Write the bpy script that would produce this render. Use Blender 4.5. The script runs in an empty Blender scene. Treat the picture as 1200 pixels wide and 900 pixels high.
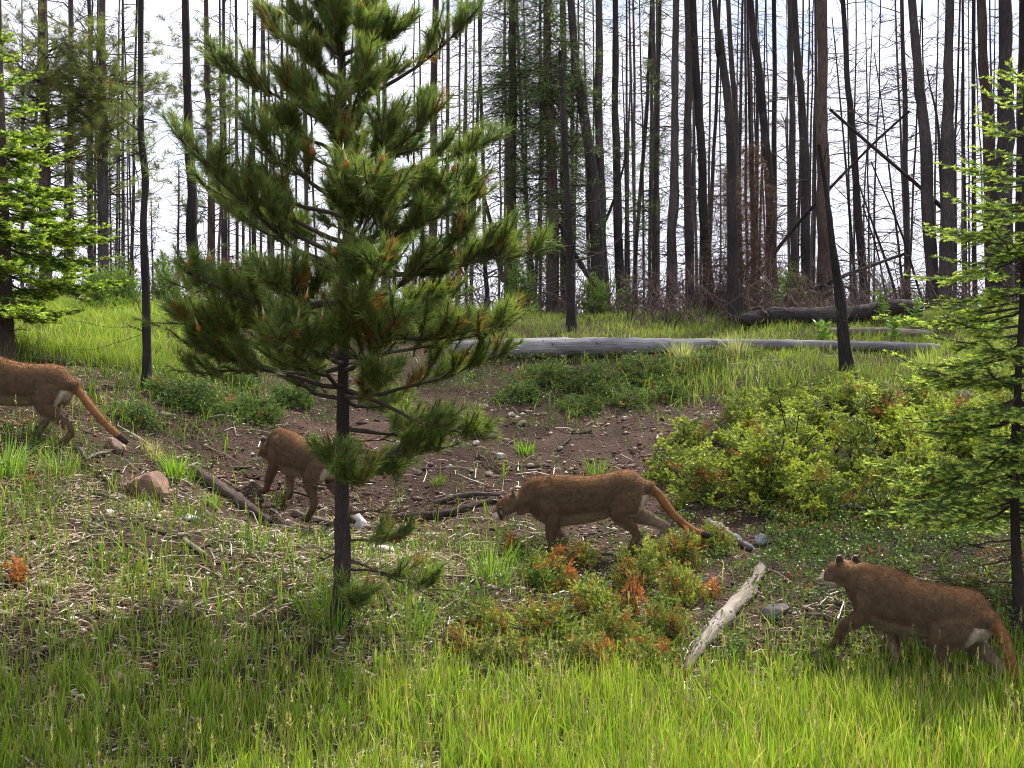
import bpy, math
import numpy as np
from mathutils import Vector, Matrix
rng = np.random.default_rng(7)
C = bpy.context.scene.collection
scn = bpy.context.scene
# ------------------------------------------------------------------ camera, sky, sun
F = 1449.0
CAMZ = 1.6
TH = math.atan(50 / F)
cam_d = bpy.data.cameras.new("camera")
cam = bpy.data.objects.new("camera", cam_d); C.objects.link(cam)
cam.location = (0, 0, CAMZ); cam.rotation_euler = (math.pi / 2 + TH, 0, 0)
cam_d.sensor_fit = 'HORIZONTAL'; cam_d.angle = 2 * math.atan(600 / F)
cam_d.clip_start = 0.05; cam_d.clip_end = 5000
scn.camera = cam
SUN_EL, SUN_AZ = math.radians(57), math.radians(36)       # azimuth from +Y (away from the camera) towards +X
w = bpy.data.worlds.new("World"); scn.world = w; w.use_nodes = True
nt = w.node_tree; nt.nodes.clear()
def N(nt, t, **k):
    n = nt.nodes.new(t)
    for a, b in k.items():
        if a in n.inputs: n.inputs[a].default_value = b
        else: setattr(n, a, b)
    return n
sky = N(nt, 'ShaderNodeTexSky', sky_type='NISHITA', sun_disc=False, sun_elevation=SUN_EL, sun_rotation=SUN_AZ)
bg = N(nt, 'ShaderNodeBackground', Strength=0.10)
out = N(nt, 'ShaderNodeOutputWorld')
tc = N(nt, 'ShaderNodeTexCoord')
mp = N(nt, 'ShaderNodeMapping'); mp.inputs['Scale'].default_value = (1.6, 1.6, 3.2); mp.inputs['Location'].default_value = (0.35, 0.1, 0.2)
nz = N(nt, 'ShaderNodeTexNoise', Scale=2.3, Detail=7.0, Roughness=0.55)
rp = N(nt, 'ShaderNodeValToRGB'); rp.color_ramp.elements[0].position = 0.31; rp.color_ramp.elements[1].position = 0.43
mx = N(nt, 'ShaderNodeMix', data_type='RGBA')
CLOUD = 6.5
mx.inputs[7].default_value = (CLOUD, CLOUD * 1.01, CLOUD * 1.14, 1)
L = nt.links.new
L(tc.outputs['Generated'], mp.inputs[0]); L(mp.outputs[0], nz.inputs[0]); L(nz.outputs[0], rp.inputs[0])
L(rp.outputs[0], mx.inputs[0]); L(sky.outputs[0], mx.inputs[6]); L(mx.outputs[2], bg.inputs[0]); L(bg.outputs[0], out.inputs[0])
sd = bpy.data.lights.new("sun", 'SUN'); sun = bpy.data.objects.new("sun", sd); C.objects.link(sun)
sd.energy = 5.0; sd.angle = math.radians(2.5); sd.color = (1.0, 0.95, 0.84)
sdir = Vector((math.sin(SUN_AZ) * math.cos(SUN_EL), math.cos(SUN_AZ) * math.cos(SUN_EL), math.sin(SUN_EL)))
sun.rotation_euler = sdir.to_track_quat('Z', 'Y').to_euler(); sun.location = (5, 10, 20)
scn.view_settings.view_transform = 'Standard'; scn.view_settings.look = 'None'
scn.view_settings.exposure = 0.9; scn.view_settings.gamma = 1.0
scn.cycles.pixel_filter_type = 'BLACKMAN_HARRIS'; scn.cycles.filter_width = 1.0
scn.cycles.max_bounces = 6; scn.cycles.transmission_bounces = 4; scn.cycles.transparent_max_bounces = 4
scn.cycles.sample_clamp_indirect = 4.0

# ------------------------------------------------------------------ maths helpers
ct, st = math.cos(TH), math.sin(TH)
def P(px, py, Y):
    u = (px - 600) / F; v = (450 - py) / F
    dy = ct - v * st; dz = st + v * ct
    s = Y / dy
    return np.array([u * s, Y, CAMZ + dz * s])
def proj(x, y, z):
    yy = np.maximum(y, 0.3); zz = z - CAMZ
    d = yy * ct + zz * st; v = (-yy * st + zz * ct) / d; u = x / d
    return 600 + F * u, 450 - F * v
_T = np.random.default_rng(3).random((256, 256))
def vn(x, y, s=0):
    x = np.asarray(x, float) + s * 17.31; y = np.asarray(y, float) + s * 5.77
    xi = np.floor(x).astype(int); yi = np.floor(y).astype(int)
    fx = x - xi; fy = y - yi; fx = fx * fx * (3 - 2 * fx); fy = fy * fy * (3 - 2 * fy)
    a = _T[xi & 255, yi & 255]; b = _T[(xi + 1) & 255, yi & 255]; c = _T[xi & 255, (yi + 1) & 255]; d = _T[(xi + 1) & 255, (yi + 1) & 255]
    return (a * (1 - fx) + b * fx) * (1 - fy) + (c * (1 - fx) + d * fx) * fy * 1.0 - 0.5
def unit(v): return v / np.maximum(np.linalg.norm(v, axis=-1, keepdims=True), 1e-9)
def perp(D):
    r = rng.normal(size=D.shape); r = r - (r * D).sum(-1, keepdims=True) * D
    return unit(r)

# ------------------------------------------------------------------ terrain
ctrl = [(50,900,5.0),(300,900,5.2),(600,900,5.5),(900,900,5.55),(1150,900,5.6),
 (100,838,5.6),(400,838,6.0),(700,838,6.3),(1000,838,6.5),(100,700,7.0),(250,700,7.2),(100,600,8.3),(250,600,9.2),(80,515,9.6),(200,520,10.3),
 (150,455,11),(10,415,12),(120,372,14.6),(300,372,15.5),(400,725,7.0),(400,650,8.2),(350,603,10.1),(430,540,11),(430,470,12.5),(430,372,16),
 (650,650,9.0),(650,720,7.7),(700,560,10.6),(700,480,12.1),(800,460,12.5),(650,418,13.7),(650,372,16.3),(900,425,13.6),(1000,440,12.6),
 (900,370,16.5),(1100,408,14.3),(1100,368,16.8),(850,620,9.4),(900,720,7.8),(1040,795,7.4),(1100,640,9.2),(1190,720,7.8),(1190,600,9.9),(950,500,11.4),(1150,480,12.2)]
cp = [P(*c) for c in ctrl]
for x in (-11, -5.5, 0, 5.5, 11):
    cp += [np.array([x, 19.0, 3.2]), np.array([x, 26.0, 3.2]), np.array([x, 3.5, 0.0 + (0.25 if x < -5 else 0)])]
cp += [np.array([-11, 14.5, 3.1]), np.array([-11, 10, 2.2]), np.array([-11, 6.5, 1.1]), np.array([11, 14.5, 2.7]), np.array([11, 10, 1.0]), np.array([11, 6.5, 0.25])]
cp = np.array(cp)
def tpsk(r2): return np.where(r2 > 1e-12, r2 * np.log(np.maximum(r2, 1e-12)), 0)
_n = len(cp); _A = np.zeros((_n + 3, _n + 3))
_A[:_n, :_n] = tpsk(((cp[:, None, :2] - cp[None, :, :2]) ** 2).sum(-1)) + np.eye(_n) * 0.25
_A[:_n, _n] = 1; _A[:_n, _n + 1:] = cp[:, :2]; _A[_n:, :_n] = _A[:_n, _n:].T
_W = np.linalg.solve(_A, np.r_[cp[:, 2], 0, 0, 0])
def H(x, y, fine=True):
    x = np.asarray(x, float); y = np.asarray(y, float); sh = np.broadcast(x, y).shape
    x = np.broadcast_to(x, sh).ravel(); y = np.broadcast_to(y, sh).ravel()
    xc = np.clip(x, -11, 11); yc = np.clip(y, 3.5, 26)
    o = np.empty(len(x))
    for i in range(0, len(x), 40000):
        a = slice(i, i + 40000)
        r2 = (xc[a, None] - cp[None, :, 0]) ** 2 + (yc[a, None] - cp[None, :, 1]) ** 2
        o[a] = tpsk(r2) @ _W[:_n] + _W[_n] + _W[_n + 1] * xc[a] + _W[_n + 2] * yc[a]
    o -= np.clip(y - 26, 0, 60) * 0.05
    if fine:
        o += 0.10 * vn(x / 1.1, y / 1.1, 1) + 0.05 * vn(x / .37, y / .37, 2) + 0.022 * vn(x / .12, y / .12, 3)
    return o.reshape(sh) if sh else float(o[0])
_Ys = np.linspace(4.2, 24, 500)
def G(px, py):
    """point on the ground seen at a pixel of the photograph"""
    pts = np.array([P(px, py, Y) for Y in _Ys])
    h = H(pts[:, 0], pts[:, 1], False)
    below = np.where(pts[:, 2] <= h)[0]
    if len(below) == 0: i = int(np.argmin(pts[:, 2] - h))
    else: i = int(below[0])
    x, y = pts[i, 0], pts[i, 1]
    return np.array([x, y, H(x, y)])

# ------------------------------------------------------------------ object helpers
def tag(o, label=None, cat=None, group=None, kind=None):
    if label: o['label'] = label
    if cat: o['category'] = cat
    if group: o['group'] = group
    if kind: o['kind'] = kind
    return o
def empty(name, loc, label=None, cat=None, group=None):
    o = bpy.data.objects.new(name, None); C.objects.link(o); o.location = [float(a) for a in loc]
    o.empty_display_size = .1
    return tag(o, label, cat, group)
class Geo:
    def __init__(s): s.V = []; s.F = []; s.C = []; s.n = 0
    def add(s, V, Fc, Cc):
        V = np.asarray(V, float).reshape(-1, 3); Fc = np.asarray(Fc, int).reshape(-1, 3)
        Cc = np.asarray(Cc, float)
        if Cc.ndim == 1: Cc = np.broadcast_to(Cc, (len(V), 3))
        s.V.append(V); s.F.append(Fc + s.n); s.C.append(Cc.reshape(-1, 3)); s.n += len(V)
    def mesh(s, name, mat, org=(0, 0, 0), smooth=False):
        V = np.concatenate(s.V) - np.asarray(org); Fc = np.concatenate(s.F); Cc = np.concatenate(s.C)
        me = bpy.data.meshes.new(name)
        me.vertices.add(len(V)); me.vertices.foreach_set('co', V.astype(np.float32).ravel())
        me.loops.add(len(Fc) * 3); me.loops.foreach_set('vertex_index', Fc.astype(np.int32).ravel())
        me.polygons.add(len(Fc)); me.polygons.foreach_set('loop_start', np.arange(0, len(Fc) * 3, 3, dtype=np.int32))
        me.update(calc_edges=True)
        ca = me.color_attributes.new('Col', 'FLOAT_COLOR', 'POINT')
        ca.data.foreach_set('color', np.c_[Cc, np.ones(len(Cc))].astype(np.float32).ravel())
        if smooth: me.polygons.foreach_set('use_smooth', np.ones(len(Fc), bool))
        me.materials.append(mat)
        return me
    def build(s, name, mat, parent=None, org=None, smooth=False):
        if org is None: org = np.array(parent.location) if parent is not None else np.zeros(3)
        if s.n == 0: return None
        o = bpy.data.objects.new(name, s.mesh(name, mat, org, smooth)); C.objects.link(o)
        if parent is not None: o.parent = parent; 
        else: o.location = [float(a) for a in org]
        return o
    def sub(s, name, mat, part, thing, smooth=False):
        o = s.build(name, mat, None, np.array(thing.location), smooth)
        if o: o.location = (0, 0, 0); o.parent = part
        return o
def col(c, n, var=.15, hue=.05):
    c = np.asarray(c, float)
    k = 1 + rng.normal(0, var, (n, 1)); h = 1 + rng.normal(0, hue, (n, 3))
    return np.clip(c * k * h, .003, .95)
def blades(g, Pt, h, wd, lean, c0, c1, az=None, curve=1.0):
    n = len(Pt)
    if n == 0: return
    az = rng.uniform(0, 2 * np.pi, n) if az is None else az
    b = az + rng.normal(0, 1.2, n)
    h = np.broadcast_to(h, n)[:, None]; wd = np.broadcast_to(wd, n)[:, None]; lean = np.broadcast_to(lean, n)[:, None]
    s = np.c_[np.cos(b + 1.57), np.sin(b + 1.57), np.zeros(n)] * wd / 2
    l = np.c_[np.cos(az), np.sin(az), np.zeros(n)]
    z = np.array([0, 0, 1.0])
    def at(t): return Pt + z * h * (t - .35 * np.minimum(lean, 1.6) * t * t) + l * h * lean * t ** 1.7
    m = at(.5); V = np.stack([Pt - s - z * .01, Pt + s - z * .01, m - s * .8, m + s * .8, at(1.0)], 1)
    i = np.arange(n)[:, None] * 5
    Fc = np.concatenate([i + [0, 1, 3], i + [0, 3, 2], i + [2, 3, 4]])
    cm = (c0 + c1) / 2
    g.add(V, Fc, np.stack([c0, c0, cm, cm, c1], 1))
def needles(g, B, D, ln, wd, c0, c1=None):
    n = len(B)
    if n == 0: return
    ln = np.broadcast_to(ln, n)[:, None]; wd = np.broadcast_to(wd, n)[:, None]
    s = perp(D) * wd / 2
    V = np.stack([B - s, B + s, B + D * ln], 1)
    c1 = c0 if c1 is None else c1
    g.add(V, np.arange(n * 3).reshape(n, 3), np.stack([c0, c0, c1], 1))
def leaves(g, B, D, ln, wd, c):
    n = len(B)
    if n == 0: return
    ln = np.broadcast_to(ln, n)[:, None]; wd = np.broadcast_to(wd, n)[:, None]
    s = perp(D) * wd / 2; up = np.cross(D, unit(s)) * wd * .25
    V = np.stack([B, B + D * ln * .5 + s + up, B + D * ln, B + D * ln * .5 - s + up], 1)
    i = np.arange(n)[:, None] * 4
    g.add(V, np.concatenate([i + [0, 1, 2], i + [0, 2, 3]]), np.repeat(c[:, None], 4, 1))
def tubes(g, Pk, Rk, sides, c, cap=True, rough=0.0, uv=False):
    """Pk (n,k,3) centre lines, Rk (n,k) radii"""
    Pk = np.asarray(Pk, float); Rk = np.asarray(Rk, float)
    n, k, _ = Pk.shape
    T = np.gradient(Pk, axis=1) if k > 1 else Pk
    T = unit(T)
    ref = np.where(np.abs(unit(Pk[:, -1] - Pk[:, 0])[:, 2:3]) > .8, np.array([[1., 0, 0]]), np.array([[0, 0, 1.]]))[:, None, :]
    A = unit(np.cross(T, ref)); Bv = np.cross(T, A)
    a = np.arange(sides) * 2 * np.pi / sides
    R = Rk[:, :, None] * (1 + (rng.normal(0, rough, (n, k, sides)) if rough else 0))
    V = Pk[:, :, None] + R[..., None] * (np.cos(a)[None, None, :, None] * A[:, :, None] + np.sin(a)[None, None, :, None] * Bv[:, :, None])
    base = np.arange(n)[:, None, None] * (k * sides)
    r = np.arange(k - 1)[None, :, None] * sides; j = np.arange(sides)[None, None, :]; j2 = (j + 1) % sides
    q = [base + r + j, base + r + j2, base + r + sides + j2, base + r + sides + j]
    q = [np.broadcast_to(x, (n, k - 1, sides)).ravel() for x in q]
    Fc = np.concatenate([np.c_[q[0], q[1], q[2]], np.c_[q[0], q[2], q[3]]])
    if cap and sides >= 4:
        js = np.arange(1, sides - 1)
        for ring, fl in ((0, 1), (k - 1, 0)):
            b0 = (np.arange(n) * k * sides + ring * sides)[:, None]
            t = [np.broadcast_to(b0, (n, len(js))).ravel(), (b0 + js).ravel(), (b0 + js + 1).ravel()]
            Fc = np.concatenate([Fc, np.c_[t[0], t[2], t[1]] if fl == 0 else np.c_[t[0], t[1], t[2]]])
    c = np.asarray(c, float)
    cc = np.broadcast_to(c, (n, 3)) if c.ndim == 1 else c
    if uv:
        sl = np.concatenate([np.zeros((n, 1)), np.cumsum(np.linalg.norm(np.diff(Pk, axis=1), axis=2), 1)], 1)
        cv = np.stack([np.broadcast_to(np.cos(a), (n, k, sides)), np.broadcast_to(np.sin(a), (n, k, sides)), np.broadcast_to(sl[..., None], (n, k, sides))], -1)
        g.add(V, Fc, cv.reshape(-1, 3)); return
    g.add(V, Fc, np.repeat(cc, k * sides, 0))
def poly(pts, k):
    """smooth resample of a polyline to k points (Catmull-Rom)"""
    p = np.asarray(pts, float); m = len(p)
    if m == 2: return p[0] + (p[1] - p[0]) * np.linspace(0, 1, k)[:, None]
    q = np.vstack([2 * p[0] - p[1], p, 2 * p[-1] - p[-2]])
    t = np.linspace(0, m - 1 - 1e-9, k); i = t.astype(int); f = (t - i)[:, None]
    a, b, c, d = q[i], q[i + 1], q[i + 2], q[i + 3]
    return .5 * (2 * b + (c - a) * f + (2 * a - 5 * b + 4 * c - d) * f ** 2 + (3 * b - a - 3 * c + d) * f ** 3)

# ------------------------------------------------------------------ materials
def mat(name): m = bpy.data.materials.new(name); m.use_nodes = True; t = m.node_tree; t.nodes.clear(); return m, t
def leafmat(name, trans=.35, rough=.5, spec=.3, varscale=0, tint=(1.25, 1.2, .6)):
    m, t = mat(name); L = t.links.new
    a = N(t, 'ShaderNodeVertexColor', layer_name='Col')
    b = N(t, 'ShaderNodeBsdfPrincipled', Roughness=rough); b.inputs['Specular IOR Level'].default_value = spec
    tr = N(t, 'ShaderNodeBsdfTranslucent'); mu = N(t, 'ShaderNodeMix', data_type='RGBA', blend_type='MULTIPLY'); mu.inputs[0].default_value = 1
    mu.inputs[7].default_value = (*tint, 1)
    ms = N(t, 'ShaderNodeMixShader'); ms.inputs[0].default_value = trans; o = N(t, 'ShaderNodeOutputMaterial')
    L(a.outputs[0], b.inputs['Base Color']); L(a.outputs[0], mu.inputs[6]); L(mu.outputs[2], tr.inputs[0])
    L(b.outputs[0], ms.inputs[1]); L(tr.outputs[0], ms.inputs[2]); L(ms.outputs[0], o.inputs[0])
    return m
def barkmat(name, c0, c1, c2, sc=(4.5, 4.5, 7), bump=.7, dist=.012, crack=.8):
    m, t = mat(name); L = t.links.new
    tcn = N(t, 'ShaderNodeTexCoord'); mp = N(t, 'ShaderNodeMapping'); mp.inputs['Scale'].default_value = sc
    vc = N(t, 'ShaderNodeVertexColor', layer_name='Col')
    n1 = N(t, 'ShaderNodeTexNoise', Scale=1.0, Detail=8.0, Roughness=.7); v = N(t, 'ShaderNodeTexVoronoi', Scale=1.3, feature='DISTANCE_TO_EDGE')
    n2 = N(t, 'ShaderNodeTexNoise', Scale=1.3, Detail=3.0)
    r = N(t, 'ShaderNodeValToRGB'); r.color_ramp.elements[0].position = .3; r.color_ramp.elements[0].color = (*c0, 1)
    r.color_ramp.elements[1].position = .72; r.color_ramp.elements[1].color = (*c2, 1)
    e = r.color_ramp.elements.new(.5); e.color = (*c1, 1)
    md = N(t, 'ShaderNodeMath', operation='MULTIPLY'); md.inputs[1].default_value = 1.0
    mr = N(t, 'ShaderNodeMapRange'); mr.inputs[1].default_value = .0; mr.inputs[2].default_value = .16; mr.inputs[3].default_value = .45; mr.inputs[4].default_value = 1.0
    mu = N(t, 'ShaderNodeMix', data_type='RGBA', blend_type='MULTIPLY'); mu.inputs[0].default_value = crack
    oi = N(t, 'ShaderNodeObjectInfo'); hs = N(t, 'ShaderNodeHueSaturation')
    rr = N(t, 'ShaderNodeMapRange'); rr.inputs[3].default_value = .7; rr.inputs[4].default_value = 1.3
    b = N(t, 'ShaderNodeBsdfPrincipled', Roughness=.92); b.inputs['Specular IOR Level'].default_value = .15
    bp = N(t, 'ShaderNodeBump', Strength=bump, Distance=dist); o = N(t, 'ShaderNodeOutputMaterial')
    L(vc.outputs[0], mp.inputs[0]); L(mp.outputs[0], n1.inputs[0]); L(mp.outputs[0], v.inputs[0]); L(tcn.outputs['Object'], n2.inputs[0])
    ad = N(t, 'ShaderNodeMath', operation='ADD'); sb = N(t, 'ShaderNodeMath', operation='MULTIPLY'); sb.inputs[1].default_value = .5
    L(n1.outputs[0], ad.inputs[0]); L(n2.outputs[0], ad.inputs[1]); L(ad.outputs[0], sb.inputs[0]); L(sb.outputs[0], r.inputs[0])
    L(v.outputs[0], mr.inputs[0]); L(r.outputs[0], mu.inputs[6]); L(mr.outputs[0], mu.inputs[7]); L(mu.outputs[2], hs.inputs['Color'])
    L(oi.outputs['Random'], rr.inputs[0]); L(rr.outputs[0], hs.inputs['Value']); L(hs.outputs[0], b.inputs['Base Color'])
    L(n1.outputs[0], md.inputs[0]); L(mr.outputs[0], md.inputs[1]); L(md.outputs[0], bp.inputs['Height']); L(bp.outputs[0], b.inputs['Normal'])
    L(b.outputs[0], o.inputs[0])
    return m
def vcmat(name, rough=.9, spec=.2, nscale=30, nstr=.35, bump=.3, sheen=0):
    m, t = mat(name); L = t.links.new
    a = N(t, 'ShaderNodeVertexColor', layer_name='Col'); tcn = N(t, 'ShaderNodeTexCoord')
    n1 = N(t, 'ShaderNodeTexNoise', Scale=float(nscale), Detail=6.0, Roughness=.65)
    mr = N(t, 'ShaderNodeMapRange'); mr.inputs[1].default_value = .3; mr.inputs[2].default_value = .7; mr.inputs[3].default_value = 1 - nstr; mr.inputs[4].default_value = 1 + nstr
    mu = N(t, 'ShaderNodeVectorMath', operation='SCALE'); bp = N(t, 'ShaderNodeBump', Strength=bump, Distance=.006)
    b = N(t, 'ShaderNodeBsdfPrincipled', Roughness=rough); b.inputs['Specular IOR Level'].default_value = spec
    if sheen: b.inputs['Sheen Weight'].default_value = sheen; b.inputs['Sheen Tint'].default_value = (1, .6, .35, 1)
    o = N(t, 'ShaderNodeOutputMaterial')
    L(tcn.outputs['Object'], n1.inputs[0]); L(n1.outputs[0], mr.inputs[0]); L(a.outputs[0], mu.inputs[0]); L(mr.outputs[0], mu.inputs[3])
    L(mu.outputs[0], b.inputs['Base Color']); L(n1.outputs[0], bp.inputs['Height']); L(bp.outputs[0], b.inputs['Normal']); L(b.outputs[0], o.inputs[0])
    return m
M = {}
M['grass'] = leafmat('fresh_grass', .5, .45, .35)
M['straw'] = leafmat('dry_straw', .2, .7, .2, tint=(1.1, 1, .8))
M['leaf'] = leafmat('small_leaf', .35, .4, .4)
M['needle'] = leafmat('pine_needle', .4, .45, .35)
M['fir'] = leafmat('fir_needle', .4, .45, .35)
M['juniper'] = leafmat('juniper_scale_leaf', .12, .6, .2)
M['fur'] = leafmat('fur_hair', .25, .6, .25, tint=(1.3, 1, .7))
M['coat'] = vcmat('short_coat', .85, .15, 40, .18, .5)
M['stone'] = vcmat('weathered_stone', .9, .25, 18, .35, .6)
M['chip'] = vcmat('litter_chip', .9, .15, 25, .3, .3)
M['cone'] = leafmat('cone_scale', .15, .6, .2, tint=(1.2, .8, .5))
M['burnt'] = barkmat('charred_bark', (.014, .012, .013), (.045, .037, .037), (.12, .10, .10))
M['grey'] = barkmat('grey_dead_bark', (.025, .02, .02), (.085, .07, .068), (.19, .165, .16))
M['brown'] = barkmat('brown_bark', (.03, .02, .017), (.095, .069, .058), (.20, .155, .135))
M['twig'] = barkmat('dead_twig', (.03, .022, .02), (.06, .045, .042), (.11, .085, .08), bump=.2)
M['redtwig'] = barkmat('rusty_twig', (.05, .026, .022), (.085, .048, .038), (.14, .08, .065), bump=.2)
M['log'] = barkmat('weathered_log', (.10, .095, .10), (.26, .25, .27), (.52, .50, .52), sc=(7, 7, 1.6), bump=.9, dist=.015, crack=.15)
M['palewood'] = barkmat('bleached_wood', (.05, .038, .03), (.22, .18, .15), (.60, .54, .48), sc=(6, 6, 3), bump=.9, dist=.02, crack=.1)
M['darkwood'] = barkmat('damp_wood', (.03, .024, .02), (.075, .055, .048), (.16, .12, .105), sc=(5, 5, 5), crack=.3)
def plain(name, c, rough, spec=.5):
    m, t = mat(name); b = N(t, 'ShaderNodeBsdfPrincipled', Roughness=rough); b.inputs['Base Color'].default_value = (*c, 1); b.inputs['Specular IOR Level'].default_value = spec
    o = N(t, 'ShaderNodeOutputMaterial'); t.links.new(b.outputs[0], o.inputs[0]); return m
M['eye'] = plain('amber_eye', (.12, .06, .01), .08, .8)
M['nose'] = plain('nose_skin', (.22, .09, .08), .45)

# ground soil
def soil():
    m, t = mat('forest_soil'); L = t.links.new
    tcn = N(t, 'ShaderNodeTexCoord'); a = N(t, 'ShaderNodeVertexColor', layer_name='Col')
    n1 = N(t, 'ShaderNodeTexNoise', Scale=3.5, Detail=10.0, Roughness=.72); n2 = N(t, 'ShaderNodeTexNoise', Scale=38.0, Detail=8.0, Roughness=.75)
    v = N(t, 'ShaderNodeTexVoronoi', Scale=55.0)
    mr = N(t, 'ShaderNodeMapRange'); mr.inputs[1].default_value = .3; mr.inputs[2].default_value = .72; mr.inputs[3].default_value = .6; mr.inputs[4].default_value = 1.35
    mr2 = N(t, 'ShaderNodeMapRange'); mr2.inputs[1].default_value = .3; mr2.inputs[2].default_value = .75; mr2.inputs[3].default_value = .55; mr2.inputs[4].default_value = 1.6
    m1 = N(t, 'ShaderNodeMath', operation='MULTIPLY'); sc = N(t, 'ShaderNodeVectorMath', operation='SCALE')
    b = N(t, 'ShaderNodeBsdfPrincipled', Roughness=.97); b.inputs['Specular IOR Level'].default_value = .1
    ad = N(t, 'ShaderNodeMath', operation='ADD'); bp = N(t, 'ShaderNodeBump', Strength=.8, Distance=.02); o = N(t, 'ShaderNodeOutputMaterial')
    for n in (n1, n2, v): L(tcn.outputs['Object'], n.inputs[0])
    L(n1.outputs[0], mr.inputs[0]); L(n2.outputs[0], mr2.inputs[0]); L(mr.outputs[0], m1.inputs[0]); L(mr2.outputs[0], m1.inputs[1])
    L(a.outputs[0], sc.inputs[0]); L(m1.outputs[0], sc.inputs[3]); L(sc.outputs[0], b.inputs['Base Color'])
    L(n2.outputs[0], ad.inputs[0]); L(v.outputs[0], ad.inputs[1]); L(ad.outputs[0], bp.inputs['Height']); L(bp.outputs[0], b.inputs['Normal']); L(b.outputs[0], o.inputs[0])
    return m
M['soil'] = soil()

# ------------------------------------------------------------------ what grows where (tables over the visible slope)
rows = np.array([350, 400, 440, 480, 520, 560, 600, 640, 680, 720, 760, 800, 840, 900])
cols = np.arange(50, 1200, 100)
TG = np.array([
 [8, 9, 3, 2, 2, 5, 6, 6, 6, 6, 5, 4], [6, 9, 3, 1, .5, 2, 3, 5, 7, 7, 6, 4], [2, 7, 2, .3, 0, 0, .3, 1, 5, 8, 8, 4],
 [3, 2, 1, .3, 0, 0, .2, .3, .5, 2, 1, 1], [5, .6, 1, .3, 0, .4, .6, .5, .4, 0, 0, 0], [5, .7, .6, .3, .4, .5, .5, .3, 0, 0, 0, 0],
 [5, 2, 1, .6, .9, 1, .5, 0, 0, 0, 0, 0], [4, 3, 2.2, 1.2, 1, 1.5, 1, 0, 0, 0, 0, .3], [3.5, 3.5, 3, 2.2, 1.4, 1.4, 1, .4, .3, 0, 0, .5],
 [3.5, 4, 4.5, 4.5, 2, 2, 1.2, 1, .6, .6, .6, 1], [4.5, 5.5, 6, 6, 5, 4, 3.5, 3, 2.5, 3, 3.5, 3.5], [7, 8, 8, 8, 8, 8, 8, 9, 9, 9, 9, 9],
 [8, 8, 8, 9, 9, 9, 10, 10, 10, 10, 10, 10], [8, 8, 8, 9, 9, 9, 10, 10, 10, 10, 10, 10]], float)
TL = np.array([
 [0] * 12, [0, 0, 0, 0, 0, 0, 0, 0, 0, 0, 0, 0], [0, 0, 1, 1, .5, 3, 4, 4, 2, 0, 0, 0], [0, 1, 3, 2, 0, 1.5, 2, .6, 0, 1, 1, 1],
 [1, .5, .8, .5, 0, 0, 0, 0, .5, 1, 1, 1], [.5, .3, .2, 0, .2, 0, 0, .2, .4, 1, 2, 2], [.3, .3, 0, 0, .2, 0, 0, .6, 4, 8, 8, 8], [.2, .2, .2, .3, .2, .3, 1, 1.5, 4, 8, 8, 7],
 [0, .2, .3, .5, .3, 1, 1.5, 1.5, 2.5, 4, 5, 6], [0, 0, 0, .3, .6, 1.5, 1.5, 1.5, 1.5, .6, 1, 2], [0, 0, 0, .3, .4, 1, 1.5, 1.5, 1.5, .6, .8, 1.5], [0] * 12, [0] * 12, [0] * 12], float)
TS = np.array([
 [2] * 12, [2, 2, 2, 1, 1, 1, 1, 1, 2, 3, 3, 2], [1, 3, 2, .6, .4, .3, .3, .6, 2, 4, 3, 2], [3, 2, 2, 1, .3, .2, .2, .2, .3, 1, 1, 1],
 [6, 2, 2, 1, .3, .3, .3, .5, .3, 0, 0, 0], [7, 3, 2.5, 2, 1, 1, 1, 1, .5, 0, 0, 0], [7, 5, 4, 3.5, 4, 3, 2, 1, .3, 0, 0, 0], [7, 7, 6, 5, 4, 3, 2, 1, .5, .2, 0, .2],
 [8, 8, 7, 5, 4, 3, 2, 1.5, 1, .7, .5, .5], [9, 8, 7, 5, 4, 3, 2, 2, 2, 2, 1.5, 1.5], [8, 7, 7, 6, 5, 4, 4, 3, 3, 3, 3, 3], [6, 6, 6, 5, 5, 4, 3, 3, 3, 3, 3, 3],
 [5] * 12, [5] * 12], float)
def look(T, px, py):
    fx = np.clip((px - 50) / 100, 0, 10.999); r = np.interp(py, rows, np.arange(len(rows))); r = np.clip(r, 0, len(rows) - 1.001)
    i = r.astype(int); j = fx.astype(int); a = r - i; b = fx - j
    return (T[i, j] * (1 - b) + T[i, j + 1] * b) * (1 - a) + (T[i + 1, j] * (1 - b) + T[i + 1, j + 1] * b) * a
def scatter(n, y0, y1, T, half=None, seed=0, clump=.6, sc=.5):
    """random ground points kept where the table T says so"""
    y = rng.uniform(y0, y1, n); half = half or 0.5
    x = rng.uniform(-1, 1, n) * (y * .47 + half)
    z = H(x, y, False); px, py = proj(x, y, z)
    d = look(T, px, py) / 10
    d = d * (1 + clump * 2.2 * vn(x / sc, y / sc, 9 + seed)) * (1 + clump * 1.2 * vn(x / .16, y / .16, 19 + seed))
    k = rng.random(n) < d
    x, y = x[k], y[k]
    z = H(x, y)
    return np.c_[x, y, z], px[k], py[k]

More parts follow.
